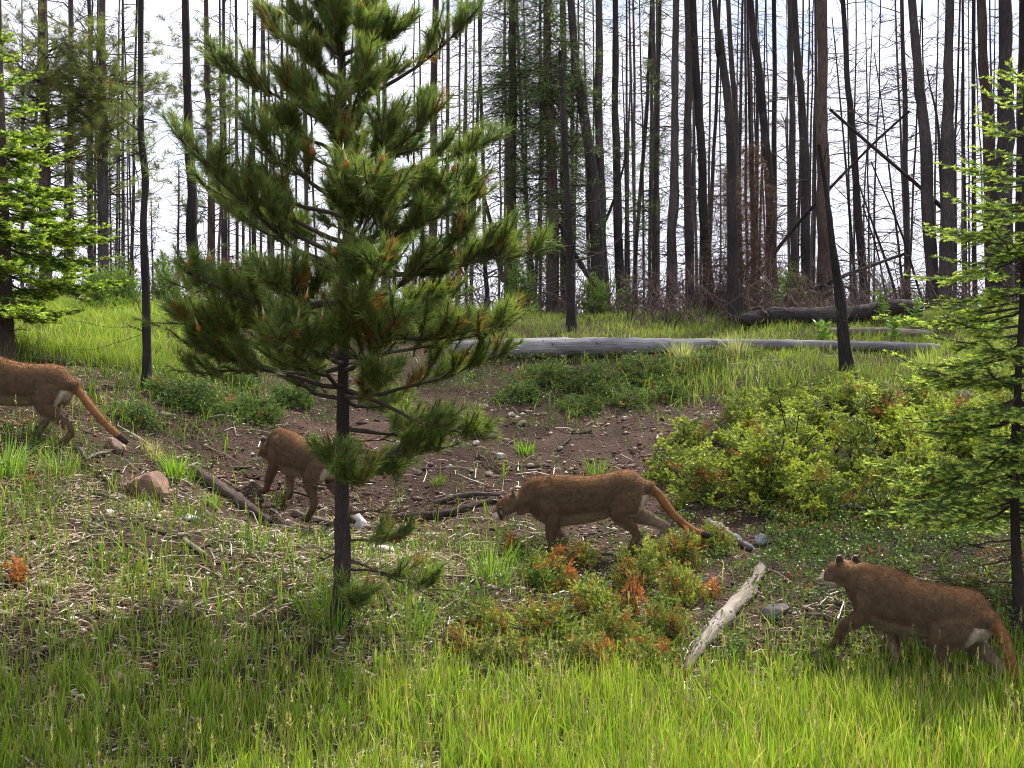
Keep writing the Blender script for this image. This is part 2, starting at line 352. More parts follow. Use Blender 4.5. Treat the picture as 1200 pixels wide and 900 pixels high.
# ------------------------------------------------------------------ ground sheet
def axis(lo, hi, step, far):
    a = list(np.arange(lo, hi + 1e-6, step)); s = step; b = a[-1]; c = a[0]; up = []; dn = []
    while b < far: s *= 1.18; b += s; up.append(b)
    s = step
    while c > -far: s *= 1.18; c -= s; dn.append(c)
    return np.array(dn[::-1] + a + up)
gx = axis(-7, 7, .05, 1500); gy = axis(4.2, 18.5, .05, 1500)
X, Yg = np.meshgrid(gx, gy, indexing='ij')
Z = H(X, Yg)
nx, ny = X.shape
ii = (np.arange(nx - 1)[:, None] * ny + np.arange(ny - 1)[None, :]).ravel()
Fc = np.concatenate([np.c_[ii, ii + ny, ii + ny + 1], np.c_[ii, ii + ny + 1, ii + 1]])
px, py = proj(X.ravel(), Yg.ravel(), Z.ravel())
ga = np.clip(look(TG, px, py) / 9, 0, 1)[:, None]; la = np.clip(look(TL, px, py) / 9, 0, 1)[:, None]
behind = (Yg.ravel() > 17)[:, None]; ga = np.where(behind, .7, ga)
dirt = np.array([.066, .041, .033]); duff = np.array([.055, .043, .026]); soil_shade = np.array([.035, .026, .02])
cc = dirt * (1 - ga) + duff * ga; cc = cc * (1 - la) + soil_shade * la  # soil darkened under low plants, painting the shade beneath them into its colour
cc = cc * (1 + .5 * vn(X.ravel() / .8, Yg.ravel() / .8, 5))[:, None]
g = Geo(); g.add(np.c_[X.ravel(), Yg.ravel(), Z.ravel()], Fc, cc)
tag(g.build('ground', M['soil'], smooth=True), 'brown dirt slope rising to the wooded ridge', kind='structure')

# ------------------------------------------------------------------ grass and litter (uncountable)
def grass_field():
    g = Geo()
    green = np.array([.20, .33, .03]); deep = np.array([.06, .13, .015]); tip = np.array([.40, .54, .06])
    Pt, px, py = scatter(150000, 4.3, 7.6, TG, clump=.5, seed=1)
    n = len(Pt); near = np.clip((py - 775) / 80, 0, 1) * np.clip((px - 250) / 500, .15, 1)
    h = (.09 + .10 * near) * rng.uniform(.4, 1.9, n); h *= 1 + .5 * vn(Pt[:, 0] / .3, Pt[:, 1] / .3, 4)
    keep = rng.random(n) < (.40 * np.clip((py - 560) / 250, .4, 1)) * np.clip(1 + 2.6 * vn(Pt[:, 0] / .07, Pt[:, 1] / .07, 55), .15, 2); Pt, h, px, py = Pt[keep], h[keep], px[keep], py[keep]; n = len(Pt)
    dry = rng.random(n) < .16
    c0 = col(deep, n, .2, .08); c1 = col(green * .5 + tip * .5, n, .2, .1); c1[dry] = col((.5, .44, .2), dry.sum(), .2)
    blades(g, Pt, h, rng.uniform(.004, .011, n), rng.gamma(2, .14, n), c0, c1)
    Pt, px, py = scatter(1400, 4.4, 9.5, TG, clump=.5, seed=31); n = len(Pt); hh = rng.uniform(.22, .42, n); st_c = col((.34, .33, .14), n, .2)
    az = rng.uniform(0, 6.28, n); tpp = Pt + np.c_[np.cos(az) * hh * .2, np.sin(az) * hh * .2, hh]
    tubes(g, np.stack([Pt, (Pt + tpp) / 2 - np.c_[np.cos(az) * hh * .05, np.sin(az) * hh * .05, 0 * hh], tpp], 1), np.full((n, 1), .0014) * np.array([1, .8, .6]), 3, st_c, cap=False)
    q = 14; j = np.repeat(np.arange(n), q); D = unit(rng.normal(0, .45, (n * q, 3)) + [0, 0, 1]); B = tpp[j] - np.array([0, 0, 1]) * rng.uniform(0, .06, (n * q, 1))
    needles(g, B, D, .02, .004, np.clip(st_c[j] * 1.15, 0, .8))
    tag(g.build('foreground_grass', M['grass']), 'bright green grass blades filling the foot of the slope', 'grass', kind='stuff')
    g = Geo()
    Pt, px, py = scatter(90000, 7.2, 12.6, TG, clump=1.0, seed=2)
    n = len(Pt); keep = rng.random(n) < .6; Pt, px = Pt[keep], px[keep]; n = len(Pt)
    h = .13 * rng.uniform(.4, 1.9, n)
    c0 = col(deep, n, .2, .08); c1 = col(green, n, .25, .12)
    dry = rng.random(n) < .12; c1[dry] = col((.48, .42, .22), dry.sum(), .2)
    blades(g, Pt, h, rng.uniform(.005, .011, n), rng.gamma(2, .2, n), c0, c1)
    tag(g.build('slope_grass', M['grass']), 'scattered short green grass on the bare slope', 'grass', kind='stuff')
    g = Geo()
    Pt, px, py = scatter(190000, 11.8, 19.5, TG, clump=.7, seed=3, sc=.8)
    n = len(Pt)
    h = .17 * rng.uniform(.5, 1.6, n) * (1 + .6 * vn(Pt[:, 0] / .5, Pt[:, 1] / .5, 8)); h[Pt[:, 1] > 16] *= .7; h[(px > 540) & (px < 1130) & (py < 436)] *= .6
    c0 = col((.12, .19, .04), n, .2, .08); c1 = col((.27, .37, .07), n, .22, .1)
    lf = px < 260; c1[lf] = col((.34, .50, .06), lf.sum(), .2, .08)
    dry = rng.random(n) < .18; c1[dry] = col((.5, .45, .26), dry.sum(), .2)
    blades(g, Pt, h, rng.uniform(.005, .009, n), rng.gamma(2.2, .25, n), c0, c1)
    tag(g.build('ridge_grass', M['grass']), 'soft pale green grass on the crest of the ridge', 'grass', kind='stuff')
    # dry straw, curled and lying
    g = Geo()
    Pt, px, py = scatter(120000, 4.3, 12.5, TS, clump=.9, seed=5)
    n = len(Pt)
    az = rng.uniform(0, 2 * np.pi, n); tilt = rng.uniform(.0, .5, n); D = np.c_[np.cos(az) * np.cos(tilt), np.sin(az) * np.cos(tilt), np.sin(tilt)]
    ln = rng.uniform(.04, .16, n); b = az + rng.normal(0, .7, n); D2 = np.c_[np.cos(b), np.sin(b), -np.sin(tilt) * .8]
    s = np.c_[-np.sin(az), np.cos(az), rng.normal(0, .5, n)] * rng.uniform(.0015, .0035, n)[:, None]
    A = Pt + [0, 0, .008]; B = A + D * (ln / 2)[:, None]; E = B + D2 * (ln / 2)[:, None]
    V = np.stack([A - s, A + s, B - s, B + s, E], 1); i = np.arange(n)[:, None] * 5
    cs = col((.33, .26, .17), n, .35, .06); pale = rng.random(n) < .2; cs[pale] = col((.58, .52, .42), pale.sum(), .15)
    g.add(V, np.concatenate([i + [0, 1, 3], i + [0, 3, 2], i + [2, 3, 4]]), np.repeat(cs[:, None], 5, 1))
    tag(g.build('dry_grass_litter', M['straw']), 'curled dry straw lying over the slope', 'dry grass', kind='stuff')
    # ground cover: little plants of small leaves
    g = Geo()
    Pt, px, py = scatter(34000, 6.4, 14.5, TL, clump=.9, seed=6)
    n = len(Pt); m = 22
    top = Pt + np.c_[rng.normal(0, .02, (n, 2)), rng.uniform(.02, .10, n)]
    ci = rng.random(n)
    base = np.where(ci[:, None] < .75, np.array([[.065, .125, .028]]), np.array([[.15, .20, .04]])); base = np.where(ci[:, None] > .96, np.array([[.25, .09, .035]]), base)
    B = np.repeat(top, m, 0) + rng.normal(0, 1, (n * m, 3)) * [.04, .04, .022]
    D = unit(rng.normal(0, 1, (n * m, 3)) + [0, 0, .6])
    c = np.clip(np.repeat(base, m, 0) * (1 + rng.normal(0, .3, (n * m, 1))), .01, .8)
    leaves(g, B, D, rng.uniform(.014, .032, n * m), rng.uniform(.008, .017, n * m), c)
    tag(g.build('ground_cover', M['leaf']), 'low small-leaved green ground cover on the right slope and under the log', 'ground cover', kind='stuff')
    # litter chips, pebbles, needles
    g = Geo()
    TD = np.full_like(TG, 5.0); TD[:3] = 1; TD[3:5, 3:8] = 2.5; TD[5:8, 2:7] = 8; TD[5:10, 8:] = 2
    Pt, px, py = scatter(50000, 4.5, 14, TD, clump=.9, seed=7)
    n = len(Pt); s = .006 + rng.gamma(1.6, .006, n)
    octv = np.array([[1, 0, 0], [-1, 0, 0], [0, 1, 0], [0, -1, 0], [0, 0, 1], [0, 0, -1]], float); of = np.array([[0, 2, 4], [2, 1, 4], [1, 3, 4], [3, 0, 4], [2, 0, 5], [1, 2, 5], [3, 1, 5], [0, 3, 5]])
    a = rng.uniform(0, 6.28, n); ex = np.c_[np.cos(a), np.sin(a), np.zeros(n)]; ey = np.c_[-np.sin(a), np.cos(a), rng.normal(0, .3, n)]; ez = np.array([0, 0, 1.])
    V = Pt[:, None] + octv[None, :, 0:1] * ex[:, None] * (s * rng.uniform(1, 2, n))[:, None, None] + octv[None, :, 1:2] * ey[:, None] * (s * rng.uniform(.5, 1, n))[:, None, None] + octv[None, :, 2:3] * ez * (s * .5)[:, None, None]
    ci = rng.random(n)[:, None]
    cs = np.where(ci < .35, np.array([[.17, .12, .10]]), np.where(ci < .68, np.array([[.07, .045, .037]]), np.where(ci < .88, np.array([[.14, .06, .04]]), np.array([[.45, .39, .33]])))) * (1 + rng.normal(0, .2, (n, 1)))
    g.add(V, (np.arange(n)[:, None, None] * 6 + of[None]).reshape(-1, 3), np.repeat(np.clip(cs, .02, .9)[:, None], 6, 1))
    tag(g.build('soil_litter', M['chip']), 'small chips of bark, wood and gravel strewn over the dirt', 'litter', kind='stuff')
    # thin twigs and sticks too many to count
    g = Geo()
    TT = np.full_like(TG, 1.0); TT[4:10, 0:8] = 3; TT[3:5, 3:8] = .8; TT[5:8, 2:7] = 6; TT[:3] = .5; TT[7:11, 8:] = 1.2
    Pt, px, py = scatter(5200, 5, 14, TT, clump=.9, seed=8)
    n = len(Pt); az = rng.uniform(0, 6.28, n); ln = rng.uniform(.06, .35, n)
    E = Pt[:, :2] + np.c_[np.cos(az), np.sin(az)] * ln[:, None]; e = np.c_[E, H(E[:, 0], E[:, 1]) + .012]; mid = (Pt + e) / 2 + rng.normal(0, .012, (n, 3)) + [0, 0, .02]
    ci = rng.random(n)[:, None]; cs = np.where(ci < .5, np.array([[.30, .24, .20]]), np.where(ci < .8, np.array([[.09, .065, .055]]), np.array([[.6, .54, .47]])))
    r = rng.uniform(.0025, .007, n)
    tubes(g, np.stack([Pt + [0, 0, .012], mid, e], 1), np.stack([r, r * .8, r * .5], 1), 4, cs)
    tag(g.build('twig_litter', M['chip']), 'thin broken twigs scattered over the slope', 'twigs', kind='stuff')
grass_field()

# ------------------------------------------------------------------ trees
def dead_branches(g, base, top, r0, z0, n, ln, c=(.05, .04, .04), up=.1, sub=3, cl=None, thick=1.0):
    """dead side branches along the centre line cl(t)"""
    t = rng.uniform(z0, .98, n); o = cl(t)
    az = rng.uniform(0, 2 * np.pi, n); L_ = ln * rng.uniform(.25, 1.0, n) * (1.15 - .6 * t)
    el = rng.normal(up, .35, n)
    D = np.c_[np.cos(az) * np.cos(el), np.sin(az) * np.cos(el), np.sin(el)]
    droop = rng.normal(-.05, .18, n)[:, None] * np.array([0, 0, 1.])
    k = np.linspace(0, 1, 4)
    Pk = o[:, None] + D[:, None] * (L_[:, None, None] * k[None, :, None]) + droop[:, None] * (L_[:, None, None] * (k ** 2)[None, :, None]) + rng.normal(0, .02, (n, 4, 3)) * k[None, :, None]
    r = rng.uniform(.004, .011, n) * thick * np.clip(L_ / .6, .6, 1.6)
    tubes(g, Pk, r[:, None] * np.array([1, .8, .55, .25]), 3, c, cap=False)
    m = n * sub; i = np.repeat(np.arange(n), sub); f = rng.uniform(.25, .95, m)
    st_ = Pk[i, 0] * (1 - f[:, None]) + Pk[i, 3] * f[:, None] + droop[i] * 0
    st_ = np.array([Pk[i, :, a][np.arange(m), np.minimum((f * 3).astype(int), 2)] * (1 - (f * 3) % 1) + Pk[i, :, a][np.arange(m), np.minimum((f * 3).astype(int), 2) + 1] * ((f * 3) % 1) for a in range(3)]).T
    D2 = unit(D[i] + rng.normal(0, .7, (m, 3))); l2 = L_[i] * rng.uniform(.15, .5, m)
    k = np.linspace(0, 1, 3)
    P2 = st_[:, None] + D2[:, None] * l2[:, None, None] * k[None, :, None] + rng.normal(0, .012, (m, 3, 3)) * k[None, :, None]
    r2 = r[i] * .55
    tubes(g, P2, r2[:, None] * np.array([1, .7, .3]), 3, c, cap=False)
    return Pk
def trunk_geo(pts, r0, r1, sides=10, k=None, flare=1.35, lump=.07):
    pts = np.asarray(pts, float); Lt = np.linalg.norm(np.diff(pts, axis=0), axis=1).sum(); k = k or int(max(8, Lt * 4))
    cl = poly(pts, k); t = np.linspace(0, 1, k)
    cl[:, :2] += np.c_[vn(t * Lt * .9, np.zeros(k) + rng.uniform(0, 90)), vn(t * Lt * .9, np.zeros(k) + rng.uniform(0, 90))] * .05 * np.clip(t * 6, 0, 1)[:, None]
    R = (r0 + (r1 - r0) * t) * (1 + (flare - 1) * np.exp(-t * Lt / .25)) * (1 + lump * 2 * vn(t * Lt * 3, np.zeros(k) + rng.uniform(0, 90)))
    g = Geo(); tubes(g, cl[None], R[None], sides, (.1, .08, .07), rough=lump, uv=True)
    f = lambda q: np.stack([np.interp(q, t, cl[:, a]) for a in range(3)], -1)
    return g, f, Lt
def plant_line(px_pts, Y, wpx, lean_y=0):
    """centre line from the ground up through the given picture points at distance Y"""
    pts = [P(a, b, Y) for a, b in px_pts]
    return pts
def ridge_tree(pxp, wpx, Y, label, bark='grey', twigs=60, tl=.8, red=False, top=None, group=None, foliage=None, name='dead_tree', cat='dead tree', z0=.12, r1f=.35, thick=1.0):
    """pxp: picture points bottom to top"""
    up = [P(a, b, Y) for a, b in pxp]
    b0 = up[0]; x, y = b0[0], Y
    d = up[1] - up[0]; d = d / max(d[2], .01)
    zb = H(x, y)
    x += d[0] * (zb - up[0][2]); zb = H(x, y)
    base = np.array([x, y, zb - .05])
    pts = [base] + [p for p in up if p[2] > zb + .5]
    if top is None:
        d = pts[-1] - pts[-2]; d = d / d[2]; ht = zb + 8 + rng.uniform(2, 5)
        if ht > pts[-1][2] + .5:
            y_top = pts[-1] + d * (ht - pts[-1][2]) * [.6, .6, 1]; pts.append(y_top)
    r = wpx / F * Y / 2
    twigs = int(twigs * 1.6)
    root = empty(name, base, label, cat, group)
    g, f, Lt = trunk_geo(pts, r * 1.08, max(r * r1f, .008), sides=10 if wpx > 7 else 7, k=int(max(8, 26 if wpx > 8 else 16)))
    g.build('trunk', M[bark], root, smooth=True)
    g = Geo(); dead_branches(g, base, pts[-1], r, z0, twigs, tl, cl=f, thick=thick * Y / 20)
    tag(g.build('branches', M['redtwig' if red else 'twig'], root), kind='stuff')
    if foliage: foliage(root, f, Lt, Y)
    return root, f

def fir_far(density, zlo, zhi, c=(.055, .085, .03), ln=.8):
    def fn(root, f, Lt, Y):
        g = Geo(); n = density
        t = rng.uniform(zlo, zhi, n); o = f(t); az = rng.uniform(0, 6.28, n); el = rng.normal(-.15, .25, n)
        L_ = ln * rng.uniform(.3, 1, n)
        D = np.c_[np.cos(az) * np.cos(el), np.sin(az) * np.cos(el), np.sin(el)]
        k = np.linspace(0, 1, 4); Pk = o[:, None] + D[:, None] * L_[:, None, None] * k[None, :, None] - np.array([0, 0, .25]) * (L_[:, None, None] * (k ** 2)[None, :, None])
        r = .006 * Y / 12
        tubes(g, Pk, np.full((n, 1), r) * np.array([1, .8, .5, .3]), 3, (.05, .04, .035), cap=False)
        tag(g.build('boughs', M['twig'], root), kind='stuff')
        g = Geo(); m = 8; i = np.repeat(np.arange(n), m); ff = rng.uniform(.25, 1.05, n * m)
        S = o[i] + D[i] * (L_[i] * ff)[:, None] - np.array([0, 0, .25]) * (L_[i] * ff ** 2)[:, None] + rng.normal(0, .07, (n * m, 3)) * [1, 1, .5]
        q = 16; j = np.repeat(np.arange(n * m), q)
        B = S[j] + rng.normal(0, .035, (len(j), 3)); Dn = unit(rng.normal(0, 1, (len(j), 3)) * [1, 1, .7] + D[i][j] * .8)
        cc = col(c, n * m, .3, .08)[j]; bt = rng.random(n * m)[j] < .15; cc[bt] *= [2.0, 1.9, 1.3]
        needles(g, B, Dn, rng.uniform(.03, .06, len(j)), .011 * Y / 18, np.clip(cc, .01, .6))
        tag(g.build('foliage', M['fir'], root), kind='stuff')
    return fn
def pine_far(density, zlo, zhi, c=(.10, .14, .04), ln=1.0, side=None):
    def fn(root, f, Lt, Y):
        g = Geo(); gw = Geo(); n = density
        t = rng.uniform(zlo, zhi, n); o = f(t); az = rng.uniform(0, 6.28, n) if side is None else rng.normal(side, .7, n)
        el = rng.normal(.25, .3, n); L_ = ln * rng.uniform(.35, 1, n)
        D = np.c_[np.cos(az) * np.cos(el), np.sin(az) * np.cos(el), np.sin(el)]
        k = np.linspace(0, 1, 4); Pk = o[:, None] + D[:, None] * L_[:, None, None] * k[None, :, None] + rng.normal(0, .03, (n, 4, 3)) * k[None, :, None]
        tubes(gw, Pk, np.full((n, 1), .009) * np.array([1, .8, .6, .4]), 4, (.05, .04, .035), cap=False)
        m = 5; i = np.repeat(np.arange(n), m)
        S = Pk[i, 3] + rng.normal(0, .13, (n * m, 3)); Ds = unit(D[i] + rng.normal(0, .5, (n * m, 3)) + [0, 0, .4])
        q = 60; j = np.repeat(np.arange(n * m), q)
        Dn = unit(Ds[j] * .55 + perp(Ds[j])); B = S[j] + Ds[j] * rng.uniform(-.12, .04, len(j))[:, None]
        needles(g, B, Dn, rng.uniform(.06, .1, len(j)), .0045 * Y / 12, col(c, n * m, .25, .08)[j])
        tag(gw.build('boughs', M['twig'], root), kind='stuff'); g.build('needle_tufts', M['needle'], root)
    return fn

# --- the numbered-by-eye ridge trees: picture points from the base upwards, width, distance, label
T = [
 ([(172,455),(168,250),(164,0)], 10, 11.2, 'thin charred black trunk standing in front of the bright grass on the left', 'burnt', 46, .7),
 ([(230,350),(223,200),(218,0)], 13, 17.5, 'straight charcoal trunk right of the gap of white sky on the left', 'burnt', 50, .7),
 ([(248,345),(245,150),(241,0)], 8, 19, 'slim brown trunk with olive needle tufts just right of the charcoal one', 'brown', 40, .7),
 ([(264,345),(262,0)], 5, 24, 'very thin dead stem between the tufted slim trunk and the young pine', 'burnt', 50, .8),
 ([(277,345),(276,0)], 5, 26, 'thin dark dead stem just left of the young pine crown', 'burnt', 50, .8),
 ([(297,345),(298,0)], 7, 22, 'dark dead stem seen through the left side of the young pine', 'burnt', 60, .8),
 ([(316,345),(309,0)], 5, 25, 'thin twiggy dead stem crossing the pale gap left of the pine', 'burnt', 60, .8),
 ([(360,345),(357,0)], 7, 22, 'dead stem mostly hidden behind the young pine left of its trunk', 'grey', 50, .8),
 ([(452,345),(450,0)], 8, 22, 'dead stem mostly hidden behind the young pine right of its trunk', 'grey', 50, .8),
 ([(508,345),(510,0)], 12, 20, 'light brown trunk behind the right edge of the young pine', 'brown', 60, .8),
 ([(525,345),(524,0)], 6, 24, 'thin brown stem right beside the light brown trunk', 'brown', 60, .8),
 ([(546,345),(546,0)], 5, 25, 'thin red-brown twiggy stem in the gap right of the pine top', 'brown', 80, .9),
 ([(570,345),(568,250),(562,0)], 6, 22, 'dark thin stem with reddish twigs right of the pine', 'burnt', 80, .9),
 ([(626,345),(614,190),(606,0)], 6, 22, 'thin slanting stem between the two scraggly firs', 'burnt', 50, .8),
 ([(634,345),(632,0)], 5, 26, 'thin straight stem just behind the scraggly green firs', 'burnt', 50, .8),
 ([(702,360),(694,200),(678,100),(668,0)], 15, 17.6, 'pale grey trunk curving left as it rises into its dark neighbour', 'grey', 45, .6),
 ([(708,360),(704,200),(701,0)], 13, 17.9, 'dark grey trunk rising close against the curved pale one', 'grey', 40, .6),
 ([(728,358),(724,200),(720,0)], 11, 18.3, 'smooth dark trunk right of the paired grey trunks', 'burnt', 40, .6),
 ([(737,358),(732,200),(730,60)], 4, 24, 'thin spike of a stem hugging the smooth dark trunk', 'burnt', 60, .7),
 ([(742,350),(758,130),(764,0)], 6, 22, 'thin trunk leaning right to cross its upright neighbour', 'burnt', 60, .8),
 ([(770,355),(768,150),(766,0)], 7, 20.5, 'upright slim trunk crossed by the leaning thin one', 'grey', 70, .8),
 ([(786,356),(789,200),(793,0)], 12, 18.2, 'dark grey trunk leaning slightly right at the centre of the ridge', 'grey', 60, .7),
 ([(808,356),(807,150),(805,0)], 11, 19, 'grey-brown trunk with knotted bark right of the ridge centre', 'grey', 60, .7),
 ([(831,360),(823,200),(812,0)], 12, 18, 'charred trunk leaning left above the grass right of the centre', 'burnt', 60, .8),
 ([(829,350),(835,200),(843,0)], 6, 22, 'thin stem leaning right across the charred left-leaning trunk', 'burnt', 60, .8),
 ([(861,388),(856,170),(843,40),(838,0)], 11, 15.6, 'near black stem with reddish base standing before the dark log', 'burnt', 60, .7),
 ([(866,350),(864,180),(853,0)], 8, 20, 'slim trunk close behind the near black stem', 'grey', 60, .8),
 ([(876,350),(873,0)], 4.5, 25, 'wispy stem amid the rusty dead needles', 'brown', 80, .8),
 ([(884,350),(878,0)], 4, 27, 'second wispy stem just right of the first amid rusty twigs', 'brown', 80, .8),
 ([(907,360),(898,180),(880,0)], 12, 18.6, 'tapering trunk leaning left right of the rusty young conifer', 'burnt', 60, .8),
 ([(906,350),(907,0)], 8, 21, 'straight blackish trunk crossing the left-leaning tapering one', 'burnt', 60, .8),
 ([(931,352),(928,150),(925,0)], 9, 20, 'grey trunk left member of the close pair beside the stout brown trunk', 'grey', 40, .7),
 ([(946,356),(941,150),(931,0)], 11, 19, 'grey trunk right member of the close pair beside the stout brown trunk', 'grey', 50, .8),
 ([(955,350),(955,0)], 4.5, 25, 'thin dark stem hugging the stout brown trunk', 'burnt', 60, .7),
 ([(966,360),(964,200),(962,0)], 18, 17.8, 'stout brown trunk, the widest right of the ridge centre', 'brown', 60, .8),
 ([(994,440),(986,345),(974,270),(958,170)], 14, 12.8, 'crooked leaning snag rooted low in the grass before the long log', 'burnt', 14, .6),
 ([(1003,350),(991,190),(974,20)], 5, 22, 'wiry stem leaning left with fine side twigs', 'burnt', 90, .9),
 ([(1014,356),(1001,180),(987,0)], 9, 18.8, 'slender dark trunk leaning left right of the stout brown trunk', 'burnt', 80, .9),
 ([(1058,350),(1046,230),(1024,60)], 4.5, 21, 'twiggy thin stem leaning left in the wide sky gap', 'burnt', 100, .9),
 ([(1063,352),(1060,150),(1057,0)], 7, 20, 'slim upright trunk at the right side of the sky gap', 'grey', 100, .8),
 ([(1094,356),(1082,150),(1068,0)], 15, 18, 'thick grey trunk leaning left beside the thickest dark trunk', 'grey', 50, .7),
 ([(1106,350),(1100,160),(1086,80)], 5, 20, 'thin stem slanting up behind the thick leaning grey trunk', 'burnt', 50, .7),
 ([(1107,358),(1110,150),(1113,0)], 16, 17.8, 'thick straight dark grey trunk left of the bright-tipped fir', 'grey', 50, .6),
 ([(1131,350),(1129,0)], 4.5, 25, 'thin dark stem right of the thick straight trunk', 'burnt', 70, .8),
 ([(1143,350),(1140,0)], 7, 21, 'slim dark trunk between two thick ones near the right edge', 'burnt', 60, .8),
 ([(1166,350),(1158,150),(1151,0)], 16, 17.8, 'thick brown-grey trunk behind the top of the bright-tipped fir', 'brown', 50, .7),
 ([(1176,350),(1178,150),(1179,0)], 22, 17.5, 'broadest trunk of all, at the right edge behind the fir', 'burnt', 50, .6),
 ([(1196,350),(1199,0)], 11, 19, 'dark trunk cut by the right edge of the view', 'burnt', 50, .7),
 ([(84,350),(83,0)], 8, 18, 'slim dark trunk between the two crowned pines at upper left', 'grey', 110, 1.0),
 ([(106,350),(104,0)], 6, 20, 'thin trunk close left of the right-hand crowned pine', 'burnt', 110, 1.0),
 ([(131,352),(129,130)], 4.5, 22, 'thin pole first right of the right-hand crowned pine', 'burnt', 70, .8),
 ([(141,352),(139,150)], 4.5, 23, 'thin pole second right of the right-hand crowned pine', 'burnt', 70, .8),
 ([(152,352),(149,160)], 4, 24, 'thin pole nearest the white sky gap on the left', 'burnt', 70, .7),
]
tops = {50, 51, 52, 37, 39, 42, 35}
PALE = None
tuftmap = {2: pine_far(50, .16, .6, (.13, .18, .05), ln=.6), 0: pine_far(5, .42, .6, (.13, .18, .05), ln=.5)}
for i, (pp, wpx, Y, lab, bark, tw, tl) in enumerate(T):
    short = pp[-1][1] > 10
    ridge_tree(pp, wpx, Y, lab, bark, tw, tl, top=True if short else None, r1f=.25 if short else .42,
               group='dead and charred trees along the ridge', foliage=tuftmap.get(i), z0=.05 if wpx < 8 else .1)
# red twiggy snags
for (pp, wpx, Y, lab) in [([(210,345),(209,195)], 4.5, 19, 'short rusty snag standing in the white sky gap'),
                          ([(178,345),(177,235)], 3.5, 20, 'tiny rusty spike of a snag right of the charred black trunk')]:
    ridge_tree(pp, wpx, Y, lab, 'brown', 90, .35, red=True, top=True, r1f=.2, name='snag', cat='dead tree', z0=.05)
# crowned trees
def pineredf(root, f, Lt, Y):
    pine_far(44, .52, .92, ln=1.1)(root, f, Lt, Y)
ridge_tree([(54,350),(52,150),(50,0)], 14, 16.5, 'left of the two crowned pines, olive needles above rusty dead twigs', 'brown', 110, 1.0, red=True, foliage=pine_far(130, .18, .62, (.15, .18, .055), 1.0), name='pine_tree', cat='pine tree')
ridge_tree([(121,350),(120,150),(120,0)], 13, 16.5, 'right of the two crowned pines, needle tufts over bare grey twigs', 'grey', 110, 1.0, foliage=pine_far(115, .20, .62, (.16, .20, .055), .9), name='pine_tree', cat='pine tree')
for (pp, wpx, Y, lab, nb) in [([(598,350),(600,150),(601,0)], 14, 18, 'left scraggly green fir behind the right edge of the young pine', 120),
                          ([(648,350),(645,150),(641,0)], 14, 17.6, 'middle scraggly green fir with the densest hanging boughs', 130),
                          ([(663,350),(661,150),(659,0)], 11, 18.4, 'right scraggly green fir beside the curved pale trunk', 90)]:
    ridge_tree(pp, wpx, Y, lab, 'brown', 90, .9, foliage=fir_far(nb * 2, .10, .8, c=(.075, .12, .04), ln=1.0), name='fir_tree', cat='fir tree')
ridge_tree([(670,390),(668,290),(663,180),(655,60)], 11, 14.8, 'near black forked trunk rooted behind the grey log', 'burnt', 30, .9, top=True, name='dead_tree', cat='dead tree', thick=1.6)
ridge_tree([(768,356),(770,180),(772,0)], 7, 19.5, 'slim conifer with a few green boughs high up, centre of the ridge', 'grey', 60, .8, foliage=fir_far(46, .2, .7, ln=.8), name='fir_tree', cat='fir tree')
# rusty young dead conifer
def rusty(root, f, Lt, Y):
    g = Geo(); n = 900; t = rng.uniform(.03, .95, n); o = f(t); az = rng.uniform(0, 6.28, n); R_ = .75 * (1.02 - t) ** .7 * rng.uniform(.1, 1, n)
    B = o + np.c_[np.cos(az) * R_, np.sin(az) * R_, -R_ * .25]
    q = 9; j = np.repeat(np.arange(n), q); D = unit(rng.normal(0, 1, (len(j), 3)) + [0, 0, -.2])
    needles(g, B[j] + rng.normal(0, .03, (len(j), 3)), D, rng.uniform(.04, .09, len(j)), .006, col((.085, .048, .038), n, .3)[j])
    tag(g.build('dead_needles', M['needle'], root), kind='stuff')
for (pp, Y, lab) in [([(853,372),(855,190)], 16.6, 'rusty dead young conifer before the black stem on the ridge'),
                     ([(885,372),(884,160)], 17.2, 'second rusty dead young conifer left of the left-leaning tapering trunk')]:
    ridge_tree(pp, 5, Y, lab, 'brown', 150, .6, red=True, top=True, r1f=.2, name='dead_conifer', cat='dead conifer', foliage=rusty, z0=.04)
# far thin trunks: nothing tells them apart
GRP = 'far thin dead poles deep in the stand'
xs = np.sort(np.concatenate([rng.uniform(6, 158, 14), rng.uniform(228, 700, 46), rng.uniform(730, 960, 36), rng.uniform(966, 1050, 5), rng.uniform(1060, 1190, 16)]))
GATE = [(-99, 'view edge'), (166, 'charred black trunk'), (222, 'straight charcoal trunk'), (404, 'young pine trunk'), (509, 'light brown trunk'), (600, 'left scraggly fir'), (704, 'paired grey trunks'), (724, 'smooth dark trunk'), (789, 'central leaning trunk'), (859, 'near black stem'), (928, 'close grey pair'), (963, 'stout brown trunk'), (1109, 'thick straight trunk'), (1400, 'right view edge')]
NTH = ['first', 'second', 'third', 'fourth', 'fifth', 'sixth', 'seventh', 'eighth', 'ninth', 'tenth', 'eleventh', 'twelfth', 'thirteenth', 'fourteenth', 'fifteenth', 'sixteenth', 'seventeenth', 'eighteenth', 'nineteenth', 'twentieth', 'twenty-first', 'twenty-second', 'twenty-third', 'twenty-fourth', 'twenty-fifth', 'twenty-sixth']
cnt = {}
